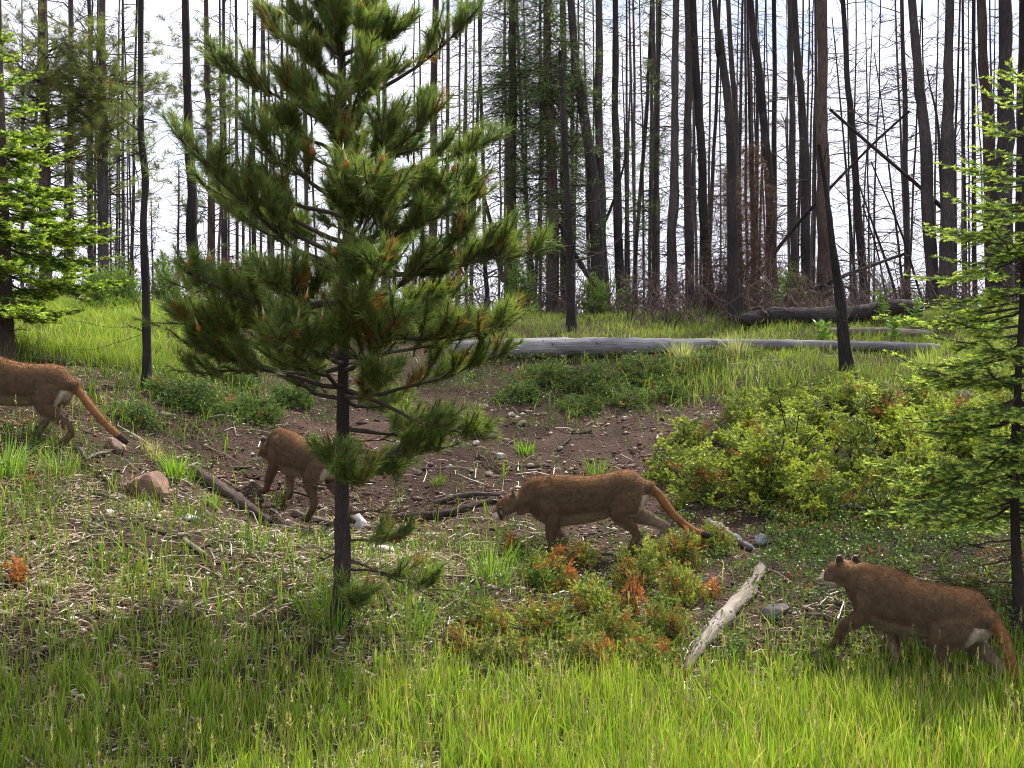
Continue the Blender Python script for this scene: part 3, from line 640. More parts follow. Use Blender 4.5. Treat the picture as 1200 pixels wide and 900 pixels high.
for x in xs:
    Y = rng.uniform(24, 46); lean = rng.normal(0, 6)
    gi = max(i for i, (gx_, _) in enumerate(GATE) if x > gx_); cnt[gi] = cnt.get(gi, -1) + 1
    plab = f"far thin dead pole, {NTH[min(cnt[gi], 25)]} from left between the {GATE[gi][1]} and {GATE[gi + 1][1]}" 
    ridge_tree([(x, 350), (x + lean * .5, 170), (x + lean, 0 if rng.random() < .7 else rng.uniform(20, 160))][:3], rng.uniform(2.6, 5.5), Y,
               plab, ['burnt', 'grey', 'burnt'][rng.integers(3)], 42, .95, group=GRP, red=rng.random() < .3, z0=.04, top=True if rng.random() < .3 else None)
# leaning fallen poles between trunks
def pole(name, pts, r0, r1, m, label, cat, group=None, sides=8, k=None, org=None, flare=1.0, lump=.08, twigs=0):
    g, f, Lt = trunk_geo(pts, r0, r1, sides, k, flare, lump)
    o = g.build(name, M[m], None, org=np.asarray(pts[0]), smooth=True)
    tag(o, label, cat, group)
    if twigs:
        t = Geo(); dead_branches(t, None, None, r0, .1, twigs, .35, cl=f)
        b = t.build('twigs', M['twig'], None, org=np.asarray(pts[0])); b.location = (0, 0, 0); b.parent = o; b['kind'] = 'stuff'
    return o
pole('leaning_pole', [P(1120,258,19), P(1060,205,18.6), P(972,128,18.2)], .038, .022, 'grey', 'dead pole leaning left from the thick grey trunks towards the stout brown trunk', 'fallen pole', twigs=14)
pole('leaning_pole', [P(868,352,18), P(935,262,18.2), P(1012,180,18.4), P(1066,130,18.6)], .03, .015, 'burnt', 'thin dead pole slanting up right across the sky gap', 'fallen pole', twigs=16)
pole('leaning_pole', [P(905,362,17.4), P(985,325,17.6), P(1060,298,17.8)], .04, .02, 'burnt', 'low dead pole propped over the big charred log', 'fallen pole', twigs=10)
pole('leaning_pole', [P(718,368,17), P(690,325,17.2), P(668,290,17.4), P(655,262,17.4)], .05, .02, 'burnt', 'short dark limb propped against the paired grey trunks', 'fallen pole', twigs=8)
pole('leaning_pole', [P(590,330,17.6), P(575,260,17.8), P(545,150,18)], .04, .02, 'burnt', 'thin dead pole leaning left at the foot of the left scraggly fir', 'fallen pole', twigs=8)
for (a, b, r, wh) in [((1052, 356), (1005, 215), .025, 'middle one in the wide sky gap'), ((1082, 356), (1022, 190), .02, 'rightmost in the wide sky gap'), ((690, 300), (735, 180), .03, 'leaning right behind the paired grey trunks'), ((1040, 356), (1010, 240), .018, 'shortest in the wide sky gap')]:
    pole('leaning_pole', [P(*a, 19), P((a[0] + b[0]) / 2 + 4, (a[1] + b[1]) / 2, 19.2), P(*b, 19.4)], r, r * .5, 'burnt', 'spindly leaning dead pole, ' + wh, 'fallen pole', 'spindly leaning dead poles', twigs=10)

# ------------------------------------------------------------------ logs
def log(name, pix, rs, m, label, k=40, sides=14, lift=.8, lump=.05):
    pts = []
    for (a, b), r in zip(pix, rs):
        g_ = G(a, b); pts.append(g_ + [0, 0, r * lift])
    pts = np.array(pts); cl = poly(pts, k); R = np.interp(np.linspace(0, 1, k), np.linspace(0, 1, len(rs)), rs)
    R = R * (1 + lump * 3 * vn(np.arange(k) * .7, np.zeros(k), 31)); R[0] *= .3; R[-1] *= .3; R[1] *= .8; R[-2] *= .8
    cl[0] = cl[1] * .8 + cl[0] * .2; cl[-1] = cl[-2] * .8 + cl[-1] * .2
    g = Geo(); tubes(g, cl[None], R[None], sides, (.3, .28, .28), rough=lump, uv=True)
    o = g.build(name, M[m], None, org=pts[0], smooth=True); tag(o, label, 'log'); return o, cl, R
lg, cl, R = log('fallen_log', [(520,420),(660,424),(740,422),(860,414),(980,411),(1112,413)], [.10,.11,.095,.06,.055,.05], 'log', 'long weathered grey log lying across the top of the slope', k=60, lift=1.0)
g = Geo(); n = 5; t = rng.uniform(.02, .5, n); o_ = np.stack([np.interp(t, np.linspace(0, 1, 60), cl[:, a]) for a in range(3)], -1)
Dk = unit(np.c_[rng.normal(0, .3, n), -rng.uniform(.6, 1, n), rng.uniform(.0, .5, n)])
tubes(g, np.stack([o_, o_ + Dk * .08, o_ + Dk * .15], 1), np.full((n, 1), .02) * np.array([1.2, .8, .3]), 6, (.3, .28, .28))
b = g.build('branch_stub', M['log'], None, org=np.array(lg.location)); b.location = (0, 0, 0); b.parent = lg; b['kind'] = 'stuff'
log('charred_log', [(865,388),(905,384),(950,382),(1000,381),(1050,380),(1085,381)], [.08,.10,.105,.115,.115,.11], 'burnt', 'big charred black log lying on the ridge behind the grass', k=40, lift=1.35)
0 and log('small_log', [(585,380),(660,379),(742,380)], [.05,.05,.04], 'log', 'thin pale log on the ridge behind the near black trunk', k=20, lift=1.6)
log('small_log', [(950,396),(1040,395),(1100,397)], [.05,.05,.04], 'palewood', 'thin pale pole lying in front of the charred log', k=20, lift=1.6)
# bleached broken log at right
def bentlog(name, pix, rs, m, label, lift=.7, stubs=0, cat='log', k=26):
    o, cl, R = log(name, pix, rs, m, label, k=k, sides=9, lift=lift, lump=.14); o['category'] = cat
    if stubs:
        g = Geo(); t = rng.uniform(.1, .9, stubs); p = np.stack([np.interp(t, np.linspace(0, 1, k), cl[:, a]) for a in range(3)], -1)
        D = unit(rng.normal(0, 1, (stubs, 3)) + [0, 0, .5]); l = rng.uniform(.05, .16, stubs)[:, None]
        tubes(g, np.stack([p, p + D * l * .6, p + D * l + rng.normal(0, .01, (stubs, 3))], 1), np.full((stubs, 1), .012) * np.array([1, .7, .3]), 5, (.3, .28, .28))
        b = g.build('splinters', M[m], None, org=np.array(o.location)); b.location = (0, 0, 0); b.parent = o; b['kind'] = 'stuff'
    return o
bentlog('broken_log', [(800,792),(822,758),(852,726),(880,690),(895,662)], [.02,.045,.055,.045,.03], 'palewood', 'bleached splintered log lying left of the nearest cougar', stubs=9, lift=.75)
bentlog('root_piece', [(828,612),(850,628),(884,642)], [.028,.04,.02], 'log', 'grey curved root piece pointing at the top of the bleached log', lift=1.2, cat='dead wood', stubs=2)
bentlog('fallen_branch', [(225,548),(262,576),(322,614)], [.05,.05,.035], 'darkwood', 'dark rotten branch lying downhill right of the brown boulder', lift=.8, cat='fallen branch', stubs=4)
bentlog('fallen_branch', [(340,598),(390,612),(450,618)], [.02,.022,.015], 'palewood', 'thin pale branch under the cougar behind the pine', lift=1.0, cat='fallen branch')
bentlog('fallen_branch', [(455,606),(520,602),(585,588)], [.03,.035,.025], 'darkwood', 'dark branch lying before the nose of the middle cougar', lift=1.0, cat='fallen branch', stubs=3)
bentlog('fallen_branch', [(505,590),(550,583),(590,580)], [.018,.022,.014], 'palewood', 'short pale stick behind the dark branch by the middle cougar', lift=1.2, cat='fallen branch', stubs=2)
bentlog('fallen_branch', [(210,640),(248,660)], [.022,.012], 'palewood', 'short pale stick on the straw left of the pine trunk', lift=1.2, cat='fallen branch', k=8)
bentlog('fallen_branch', [(272,548),(300,546)], [.014,.01], 'palewood', 'small white stick left of the cougar behind the pine', lift=1.5, cat='fallen branch', k=8)
bentlog('fallen_branch', [(52,610),(75,580),(80,572)], [.008,.009,.005], 'palewood', 'thin pale twig standing out of the grass on the far left', lift=3, cat='fallen branch', k=8)
bentlog('fallen_branch', [(500,775),(560,782),(604,797)], [.014,.014,.008], 'palewood', 'pale stick in the bottom grass right of the pine', lift=2.5, cat='fallen branch', k=12)
bentlog('fallen_branch', [(935,725),(965,728),(985,735)], [.012,.013,.008], 'palewood', 'thin pale stick in front of the nearest cougar', lift=1.5, cat='fallen branch', k=10)
bentlog('antler_stick', [(82,533),(94,536),(103,546)], [.012,.02,.012], 'palewood', 'curved white bone-like stick below the tail of the left cougar', lift=1.5, cat='stick', k=12)
STK = []
for i in range(40):
    a = rng.uniform(60, 900); b_ = rng.uniform(530, 720)
    if a > 600: b_ = rng.uniform(500, 560) if rng.random() < .5 else rng.uniform(640, 740)
    p = G(a, b_); az = rng.uniform(0, 6.28); l = rng.uniform(.12, .4); q = p[:2] + np.array([math.cos(az), math.sin(az)]) * l
    pts = [p + [0, 0, .02], (p + np.r_[q, H(*q)]) / 2 + rng.normal(0, .015, 3) + [0, 0, .02], np.r_[q, H(*q) + .02]]
    STK.append(((a, b_), ['pale', 'dark', 'grey', 'pale'][i % 4], pole('stick', pts, rng.uniform(.008, .016), .005, ['palewood', 'darkwood', 'grey', 'palewood'][i % 4], 'stick', 'stick', 'loose broken sticks on the slope', sides=6, k=7, lump=.15)))

# ------------------------------------------------------------------ rocks
def rock(pix, wpx, hpx, c, label, sink=.3, seed=0, flat=.8):
    p = G(*pix); s = wpx / F * p[1] / 2; hh = hpx / F * p[1] / 2
    me = bpy.data.meshes.new('rock'); import bmesh
    bm = bmesh.new(); bmesh.ops.create_icosphere(bm, subdivisions=3, radius=1)
    r = np.random.default_rng(seed + 50); pl = unit(r.normal(0, 1, (11, 3))); pd = r.uniform(.55, .95, 11)
    for v in bm.verts:
        d = np.array(v.co)
        k = 1.0
        for a, b in zip(pl, pd):
            q = d @ a
            if q * k > b: k = b / q
        v.co = v.co * (k + .04 * float(vn(d[0] * 3 + d[2] * 2, d[1] * 3 - d[2], seed)))
        v.co.x *= s; v.co.y *= s * flat; v.co.z *= hh
    bm.to_mesh(me); bm.free()
    ca = me.color_attributes.new('Col', 'FLOAT_COLOR', 'POINT')
    ca.data.foreach_set('color', np.tile([*c, 1], len(me.vertices)).astype(np.float32))
    me.materials.append(M['stone'])
    o = bpy.data.objects.new('rock', me); C.objects.link(o); o.location = (p[0], p[1], p[2] + hh * (1 - sink) * .8); o.rotation_euler = (0, r.uniform(-.3, .3), r.uniform(0, 6.28) if flat > .9 else r.uniform(-.3, .3))
    return tag(o, label, 'rock')
rock((176,576), 54, 48, (.22, .135, .10), 'brown angular boulder, the largest stone, on the left slope', .35, 4)
rock((134,527), 30, 24, (.24, .17, .14), 'brown stone below the tail tip of the left cougar', .5, 2)
rock((470,526), 20, 14, (.55, .50, .46), 'pale stone on the bare dirt right of the pine trunk', .4, 3)
rock((421,616), 22, 22, (.48, .46, .46), 'whitish blocky stone beside the pine trunk', .3, 5)
rock((226,607), 20, 12, (.45, .45, .47), 'small grey stone right of the brown boulder', .4, 6)
rock((186,608), 12, 8, (.65, .6, .52), 'small cream stone below the brown boulder', .4, 7)
rock((446,642), 30, 12, (.42, .36, .34), 'flat pinkish stone below right of the pine trunk', .4, 8)
rock((908,722), 38, 26, (.09, .08, .08), 'dark grey rock between the bleached log and the nearest cougar', .4, 9)
rock((892,634), 16, 16, (.26, .26, .30), 'blue-grey stone at the upper end of the bleached log', .2, 10)
rock((558,523), 10, 8, (.5, .45, .4), 'tiny pale stone at the middle of the bare dirt', .3, 11)
rock((586,536), 12, 9, (.42, .38, .38), 'tiny grey stone low on the bare dirt', .3, 12)
rock((128,604), 14, 10, (.5, .45, .4), 'small pale stone on the left slope below the dirt path', .3, 13)
rock((1130,470), 14, 12, (.2, .18, .17), 'small dark stone above the spreading juniper', .3, 14)
rock((320,520), 16, 12, (.42, .40, .38), 'grey stone by the shoulder of the cougar behind the pine', .2, 15)
PEB = []
for i in range(56):
    a = rng.uniform(80, 880); b_ = rng.uniform(455, 560) if a > 400 else rng.uniform(520, 680)
    p = G(a, b_); s = rng.uniform(5, 11)
    k = rng.random()
    c = (.24, .19, .16) if k < .4 else ((.13, .09, .075) if k < .85 else (.40, .36, .32))
    o = rock((a, b_), s, s * .7, c, 'small loose stone on the bare dirt', .3, 100 + i % 12, .95); o['group'] = 'small loose stones on the bare dirt'; o.name = 'pebble'; o['category'] = 'pebble'; PEB.append(((a, b_), 'greyish' if k < .4 else ('dark brown' if k < .85 else 'pale'), o))

ORD = ['nearest', 'second nearest', 'third nearest', 'fourth nearest', 'fifth nearest', 'sixth nearest', 'seventh nearest', 'eighth nearest', 'ninth nearest', 'tenth nearest', 'eleventh nearest', 'twelfth nearest', 'thirteenth nearest', 'fourteenth nearest', 'fifteenth nearest', 'sixteenth nearest']
LM = [((176, 576), 'the brown angular boulder'), ((134, 527), 'the tail tip of the left cougar'), ((470, 526), 'the pale stone on the bare dirt'), ((400, 620), 'the trunk of the young pine'), ((690, 600), 'the middle cougar'), ((850, 720), 'the bleached splintered log'), ((660, 415), 'the long grey log'), ((800, 500), 'the left end of the big juniper'), ((20, 690), 'the far left orange sprig'), ((275, 580), 'the dark rotten branch'), ((520, 600), 'the dark branch before the middle cougar'), ((560, 480), 'the creeping juniper below the log')]
def rank_labels(items, noun):
    pos = np.array([p for p, _, _ in items], float)
    for q, (p, shade, o) in enumerate(items):
        best = None
        for (l, nm) in LM:
            d = np.hypot(*(pos - np.array(l)).T); rk = int((d < d[q]).sum())
            if best is None or rk < best[0] or (rk == best[0] and d[q] < best[1]): best = (rk, d[q], nm)
        o['label'] = f"small {shade} {noun}, {ORD[min(best[0], 15)]} {noun} to {best[2]}"
rank_labels(PEB, 'pebble'); rank_labels(STK, 'stick')

# ------------------------------------------------------------------ young pine in the foreground
def lerp3(P_, t):
    k = P_.shape[0]; q = np.clip(t, 0, 1) * (k - 1); i = np.minimum(q.astype(int), k - 2); f = (q - i)[:, None]
    return P_[i] * (1 - f) + P_[i + 1] * f
def pine_branch(thing, S, az, el, Lb, up, r, nsub, shootm=75, dead=0.0, bare=.3, shoots_out=None, live=True):
    k = 9; t = np.linspace(0, 1, k)[:, None]
    D = np.array([math.cos(az) * math.cos(el), math.sin(az) * math.cos(el), math.sin(el)])
    A = S + D * Lb * t + np.array([0, 0, 1]) * up * Lb * t ** 2 + np.r_[np.zeros((1, 3)), np.cumsum(rng.normal(0, .02 * Lb, (k - 1, 3)), 0) * .6]
    gw = Geo(); tubes(gw, A[None], (r * (1 - .8 * t[:, 0]))[None], 6, (.08, .06, .05), rough=.06)
    ends = [A[-1]]; dirs = [unit(A[-1] - A[-2])]
    if nsub:
        ts = rng.uniform(bare, .95, nsub); o = lerp3(A, ts); ax = unit(lerp3(A, ts + .05) - o + 1e-6)
        side = np.where(rng.random(nsub) < .5, 1, -1)[:, None] * unit(np.cross(ax, [0, 0, 1.]))
        Ds = unit(ax * .8 + side * rng.uniform(.4, 1.0, (nsub, 1)) + [0, 0, .25] + rng.normal(0, .2, (nsub, 3)))
        ls = Lb * .42 * rng.uniform(.4, 1.1, nsub) * (1.15 - ts)
        ls = np.maximum(ls, .08); tt = np.linspace(0, 1, 4)
        Q = o[:, None] + Ds[:, None] * ls[:, None, None] * tt[None, :, None] + np.array([0, 0, .25]) * (ls[:, None, None] * (tt ** 2)[None, :, None])
        tubes(gw, Q, np.full((nsub, 1), r * .35) * np.array([1, .8, .6, .4]), 4, (.07, .05, .04), cap=False)
        for q, l in zip(Q, ls):
            e = unit(q[-1] - q[-2]); ends.append(q[-1]); dirs.append(e)
            for _ in range(2 + int(l > .16) * 3):
                f = rng.uniform(.35, .9); p = q[0] * (1 - f) + q[-1] * f
                ends.append(p); dirs.append(unit(e + rng.normal(0, .5, 3) + [0, 0, .3]))
        for f in np.arange(max(bare, .42), .95, .09):
            ends.append(lerp3(A, np.array([f]))[0]); dirs.append(unit(D + rng.normal(0, .5, 3) + [0, 0, .35]))
    br = gw.build('branch' if live else 'dead_branch', M['darkwood'], thing, smooth=True)
    if not live: return
    E = np.array(ends); Dn = unit(np.array(dirs) + [0, 0, .3]); n = len(E)
    sl = rng.uniform(.09, .17, n)
    m = shootm; i = np.repeat(np.arange(n), m); f = rng.uniform(-.1, 1, n * m)
    B = E[i] + Dn[i] * (sl[i] * (f - .35))[:, None]
    a = rng.uniform(.35, .95, n * m)[:, None]
    nd = unit(Dn[i] * np.cos(a) + perp(Dn[i]) * np.sin(a) + [0, 0, -.05])
    pal = np.where(rng.random((n, 1)) < .5, np.array([[.085, .150, .050]]), np.array([[.135, .205, .062]]))
    dd = rng.random(n) < dead; pal[dd] = (.21, .115, .035)
    old = (f < .25)
    c0 = pal[i] * (1 + rng.normal(0, .2, (n * m, 1))); c1 = c0 * [1.5, 1.35, 1.1]
    young = (f > .8) & ~dd[i]; c1[young] *= [1.6, 1.45, 1.1]; c0[old] *= [1.1, .85, .8]
    g = Geo(); needles(g, B, nd, rng.uniform(.05, .085, n * m), .0038, np.clip(c0, .01, .7), np.clip(c1, .01, .7))
    # shoot stems
    tubes(g, np.stack([E - Dn * (sl * .4)[:, None], E + Dn * (sl * .62)[:, None]], 1), np.full((n, 2), .0035), 4, (.16, .10, .05), cap=False)
    o = tag(g.sub('needles', M['needle'], br, thing), kind='stuff')
    if shoots_out is not None:
        for e, d, l in zip(E, Dn, sl): shoots_out.append((e + d * l * .55, d))
def ztop(y, Y=7.0): return CAMZ + (500 - y) / F * Y
def young_pine():
    b0 = G(400, 727); Y = 7.0
    root = empty('young_pine', (b0[0], b0[1], b0[2] - .04), 'young green pine with orange pollen cones standing in the middle foreground', 'pine tree')
    line = [np.array([b0[0], b0[1], b0[2] - .05])] + [P(a, b, b0[1]) for a, b in [(400, 640), (401, 560), (404, 420), (409, 260), (402, 80), (399, -35)]]
    line[0][0] = P(398, 727, b0[1])[0]
    g, f, Lt = trunk_geo(line, .054, .008, 14, 60, 1.25, .05)
    g.build('trunk', M['trunk_pine'], root, smooth=True)
    zt = np.linspace(0, 1, 200); cz = f(zt)
    def at(z): return np.array([np.interp(z, cz[:, 2], cz[:, a]) for a in range(3)])
    so = []
    zz = [1.36, 1.48, 1.62, 1.78, 1.95, 2.1, 2.28, 2.45, 2.64, 2.84, 3.04, 3.26, 3.48, 3.7, 3.9, 4.05]
    for z in zz:
        L_ = np.interp(z, [1.35, 1.95, 2.4, 2.9, 3.3, 3.7, 4.1], [.65, 1.0, 1.08, .78, .52, .36, .12])
        nb = (3 if z < 1.7 else 6) if z < 2.9 else 5; a0 = rng.uniform(0, 6.28)
        for q in range(nb):
            az = a0 + q * 6.283 / nb + rng.normal(0, .2)
            left = math.cos(az) < .1
            if z < 1.7 and left: continue
            l = L_ * rng.uniform(.72, 1.08)
            el = np.interp(z, [1.6, 2.1, 3, 4.1], [-.28, .0, .35, .6]) + rng.normal(0, .12)
            if z < 2.0 and left: el = rng.uniform(.02, .2)
            pine_branch(root, at(z + rng.uniform(-.05, .05)), az, el, l, rng.uniform(.1, .32), .016 if z < 3 else .012, int(9 + 7 * l) if z < 3 else int(7 + 6 * l), dead=.07 if z < 2.3 else .015, bare=.38 if z < 3 else .3, shoots_out=so)
    for (y0, pts, l) in [(150, (262, 70), 1), (125, (545, 12), 1), (222, (592, 165), 1), (325, (632, 300), 1), (350, (178, 385), 1), (300, (255, 215), 1), (430, (205, 440), 1), (455, (575, 505), 1), (180, (330, 150), 1), (90, (315, 20), 1), (60, (470, 30), 1)]:
        S = at(ztop(y0, b0[1])); E = P(pts[0], pts[1], b0[1] + rng.uniform(-.25, .25)); d = E - S; ln = np.linalg.norm(d)
        pine_branch(root, S, math.atan2(d[1], d[0]), math.asin(d[2] / ln) - .1, ln, .1, .015, int(6 + 5 * ln), dead=.05, bare=.5, shoots_out=so)
    for (z, az, el, l) in [(.80, -.1, -.15, .55), (.72, -1.2, -.1, .4), (.95, .6, 0, .35)]:
        pine_branch(root, at(z), az, el, l, -.05, .009, 6, dead=.1, bare=.5, shoots_out=None)
    for (z, az, el, l) in [(.86, -.05, -.35, .6), (.84, .15, -.25, .4), (.9, 3.3, -.4, .16), (1.1, .4, .1, .35), (1.25, 2.8, .15, .3), (1.35, -.3, .3, .4), (1.5, .9, .1, .5), (2.25, 3.2, .05, .6), (3.0, .2, .5, .7)]:
        pine_branch(root, at(z), az, el, l, -.1, .008, 7, live=False, bare=.3)
    # cones and candles
    vis = [(e, d) for e, d in so if e[1] < b0[1] + .35]; rng.shuffle(vis)
    bm_v = []; gc = Geo(); k = 6; rr = np.array([.004, .011, .0125, .010, .004]); tubes(gc, np.stack([np.zeros(5), np.zeros(5), np.linspace(0, .034, 5)], 1)[None], rr[None], 7, (.50, .20, .05), rough=.12)
    mc = gc.mesh('pollen_cone', M['cone']); gk = Geo(); tubes(gk, np.array([[[0, 0, .03], [0, 0, .05], [.001, 0, .072]]]), np.array([[.0045, .005, .002]]), 6, (.50, .50, .26))
    mk = gk.mesh('candle', M['cone'])
    for e, d in vis[:95]:
        o = bpy.data.objects.new('pollen_cone', mc); C.objects.link(o); o.parent = root
        o.location = Vector(e) - root.location; o.rotation_euler = Vector(unit(d + [0, 0, .9])).to_track_quat('Z', 'X').to_euler(); s = rng.uniform(.8, 1.35); o.scale = (s, s, s)
        c = bpy.data.objects.new('candle', mk); C.objects.link(c); c.parent = o
M['trunk_pine'] = barkmat('young_pine_bark', (.02, .015, .014), (.06, .046, .042), (.14, .115, .105), sc=(4, 4, 22), bump=.9, crack=.5)
young_pine()

# ------------------------------------------------------------------ firs with bright tips
def fir_branch(thing, S, az, el, Lb, droop, r, wn, dens, nl=.022, tip=(.34, .48, .08), c=(.05, .105, .03), tipp=.85):
    k = 8; t = np.linspace(0, 1, k)[:, None]
    D = np.array([math.cos(az) * math.cos(el), math.sin(az) * math.cos(el), math.sin(el)])
    A = S + D * Lb * t + np.array([0, 0, 1]) * Lb * (-droop * t + droop * .7 * t ** 3) + np.r_[np.zeros((1, 3)), np.cumsum(rng.normal(0, .012 * Lb, (k - 1, 3)), 0)]
    gw = Geo(); tubes(gw, A[None], (r * (1 - .8 * t[:, 0]))[None], 6, (.1, .08, .07), rough=.05)
    n = max(6, int(Lb / .035)); ts = np.linspace(.2, .97, n) + rng.normal(0, .01, n); o = lerp3(A, ts); ax = unit(lerp3(A, ts + .04) - o + 1e-6)
    sg = np.where(np.arange(n) % 2 == 0, 1., -1.)[:, None]
    side = unit(np.cross(ax, [0, 0, 1.])) * sg
    Ds = unit(ax * .75 + side * .8 + rng.normal(0, .16, (n, 3)) + [0, 0, .02])
    ls = np.maximum(.05, Lb * .42 * np.clip(1.05 - ts, 0, 1) * np.minimum(1, ts * 3) * rng.uniform(.7, 1.15, n))
    # secondary laterals
    St = [np.c_[o]]; Dd = [Ds]; Ll = [ls]
    big = ls > .13
    for q in (.3, .5, .7):
        s2 = o[big] + Ds[big] * (ls[big] * q)[:, None]
        for s_ in (1, -1):
            d2 = unit(Ds[big] * .8 + s_ * np.cross(Ds[big], [0, 0, 1.]) * .7 + rng.normal(0, .15, (big.sum(), 3)))
            St.append(s2); Dd.append(d2); Ll.append(ls[big] * (1 - q) * rng.uniform(.4, .7, big.sum()) + .03)
    St.append(lerp3(A, np.array([.35, .65]))); Dd.append(unit(A[[3, 6]] * 0 + np.array([A[4] - A[3], A[7] - A[6]]))); Ll.append(np.array([.33, .36]) * Lb)
    St = np.concatenate(St); Dd = np.concatenate(Dd); Ll = np.concatenate(Ll); n = len(St)
    tt = np.linspace(0, 1, 3); Q = St[:, None] + Dd[:, None] * Ll[:, None, None] * tt[None, :, None] + np.array([0, 0, -.12]) * (Ll[:, None, None] * (tt ** 2)[None, :, None])
    tubes(gw, Q, np.full((n, 1), r * .2) * np.array([1, .8, .5]), 3, (.1, .08, .06), cap=False)
    br = gw.build('branch', M['darkwood'], thing, smooth=True)
    m = np.maximum(8, (Ll * dens).astype(int)); i = np.repeat(np.arange(n), m); f = rng.random(len(i))
    B = Q[i, 0] * (1 - f)[:, None] + Q[i, 2] * f[:, None]
    sd = np.where(rng.random(len(i)) < .5, 1, -1)[:, None] * unit(np.cross(Dd[i], [0, 0, 1.]))
    nd = unit(Dd[i] * .55 + sd * .8 + rng.normal(0, .3, (len(i), 3)) + [0, 0, .15])
    cc = col(c, n, .22, .08)[i] * (1 + rng.normal(0, .15, (len(i), 1))); c1 = cc * 1.3
    newtip = (rng.random(n) < tipp)[i] & ((1 - f) * Ll[i] < .03)  # lime new growth at the shoot ends
    tc_ = np.array(tip) * (1 + rng.normal(0, .15, (newtip.sum(), 1)))
    cc[newtip] = tc_; c1[newtip] = tc_ * 1.1
    ln = nl * rng.uniform(.7, 1.2, len(i)); ww = np.full(len(i), wn); ww[newtip] *= 1.4
    g = Geo(); needles(g, B, nd, ln, ww, np.clip(cc, .01, .75), np.clip(c1, .01, .8))
    tag(g.sub('needles', M['fir'], br, thing), kind='stuff')
def fir_tree(label, base_px, Y, line_px, r0, zs, lens, els, n_wh, nb, wn, dens, nl, droop=.25, tip=(.34, .48, .08), c=(.05, .105, .03), azlim=None, dead=0):
    b0 = G(*base_px); Y = b0[1]; zs = [b0[2] + q for q in zs]
    root = empty('young_fir', (b0[0], b0[1], b0[2] - .04), label, 'fir tree')
    line = [np.array([P(base_px[0], 500, Y)[0], Y, b0[2] - .05])] + [P(a, b, Y) for a, b in line_px]
    g, f, Lt = trunk_geo(line, r0, .006, 12, 40, 1.3, .05); g.build('trunk', M['brown' if r0 > .06 else 'trunk_pine'], root, smooth=True)
    cz = f(np.linspace(0, 1, 200))
    def at(z): return np.array([np.interp(z, cz[:, 2], cz[:, a]) for a in range(3)])
    for z in np.linspace(zs[0], zs[-1], n_wh):
        L_ = np.interp(z, zs, lens); a0 = rng.uniform(0, 6.28)
        for q in range(nb):
            az = a0 + q * 6.283 / nb + rng.normal(0, .25)
            fir_branch(root, at(z + rng.uniform(-.07, .07)), az, np.interp(z, zs, els) + rng.normal(0, .1), L_ * rng.uniform(.7, 1.1), droop, .010 if L_ > .6 else .006, wn, dens, nl, tip, c)
    for q in range(dead):
        z = rng.uniform(b0[2] + .2, max(zs[0], b0[2] + .3)); az = rng.uniform(0, 6.28)
        pine_branch(root, at(z), az, rng.uniform(-.3, .1), rng.uniform(.3, .7), -.1, .007, 8, live=False, bare=.3)
    return root
fir_tree('bright-tipped young fir at the right edge of the view', (1192, 722), 7.8, [(1192, 600), (1194, 400), (1196, 200), (1198, 90)], .036,
         [.7, 1.2, 1.8, 2.4, 3.0, 3.4], [.98, .9, .84, .70, .48, .2], [-.05, 0, .05, .15, .3, .6], 17, 7, .0050, 360, .026, dead=12, tip=(.52, .66, .14), c=(.12, .21, .055))
fir_tree('bushy yellow-green fir at the left edge behind the left cougar', (8, 418), 12, [(6, 350), (3, 200), (0, 60), (0, -20)], .085,
         [.55, .8, 1.2, 1.8, 2.5, 3.1], [.95, 1.2, 1.15, .75, .45, .15], [-.1, 0, .1, .15, .3, .6], 12, 8, .011, 170, .040, droop=.3, tip=(.40, .54, .07), c=(.10, .18, .035), dead=10)

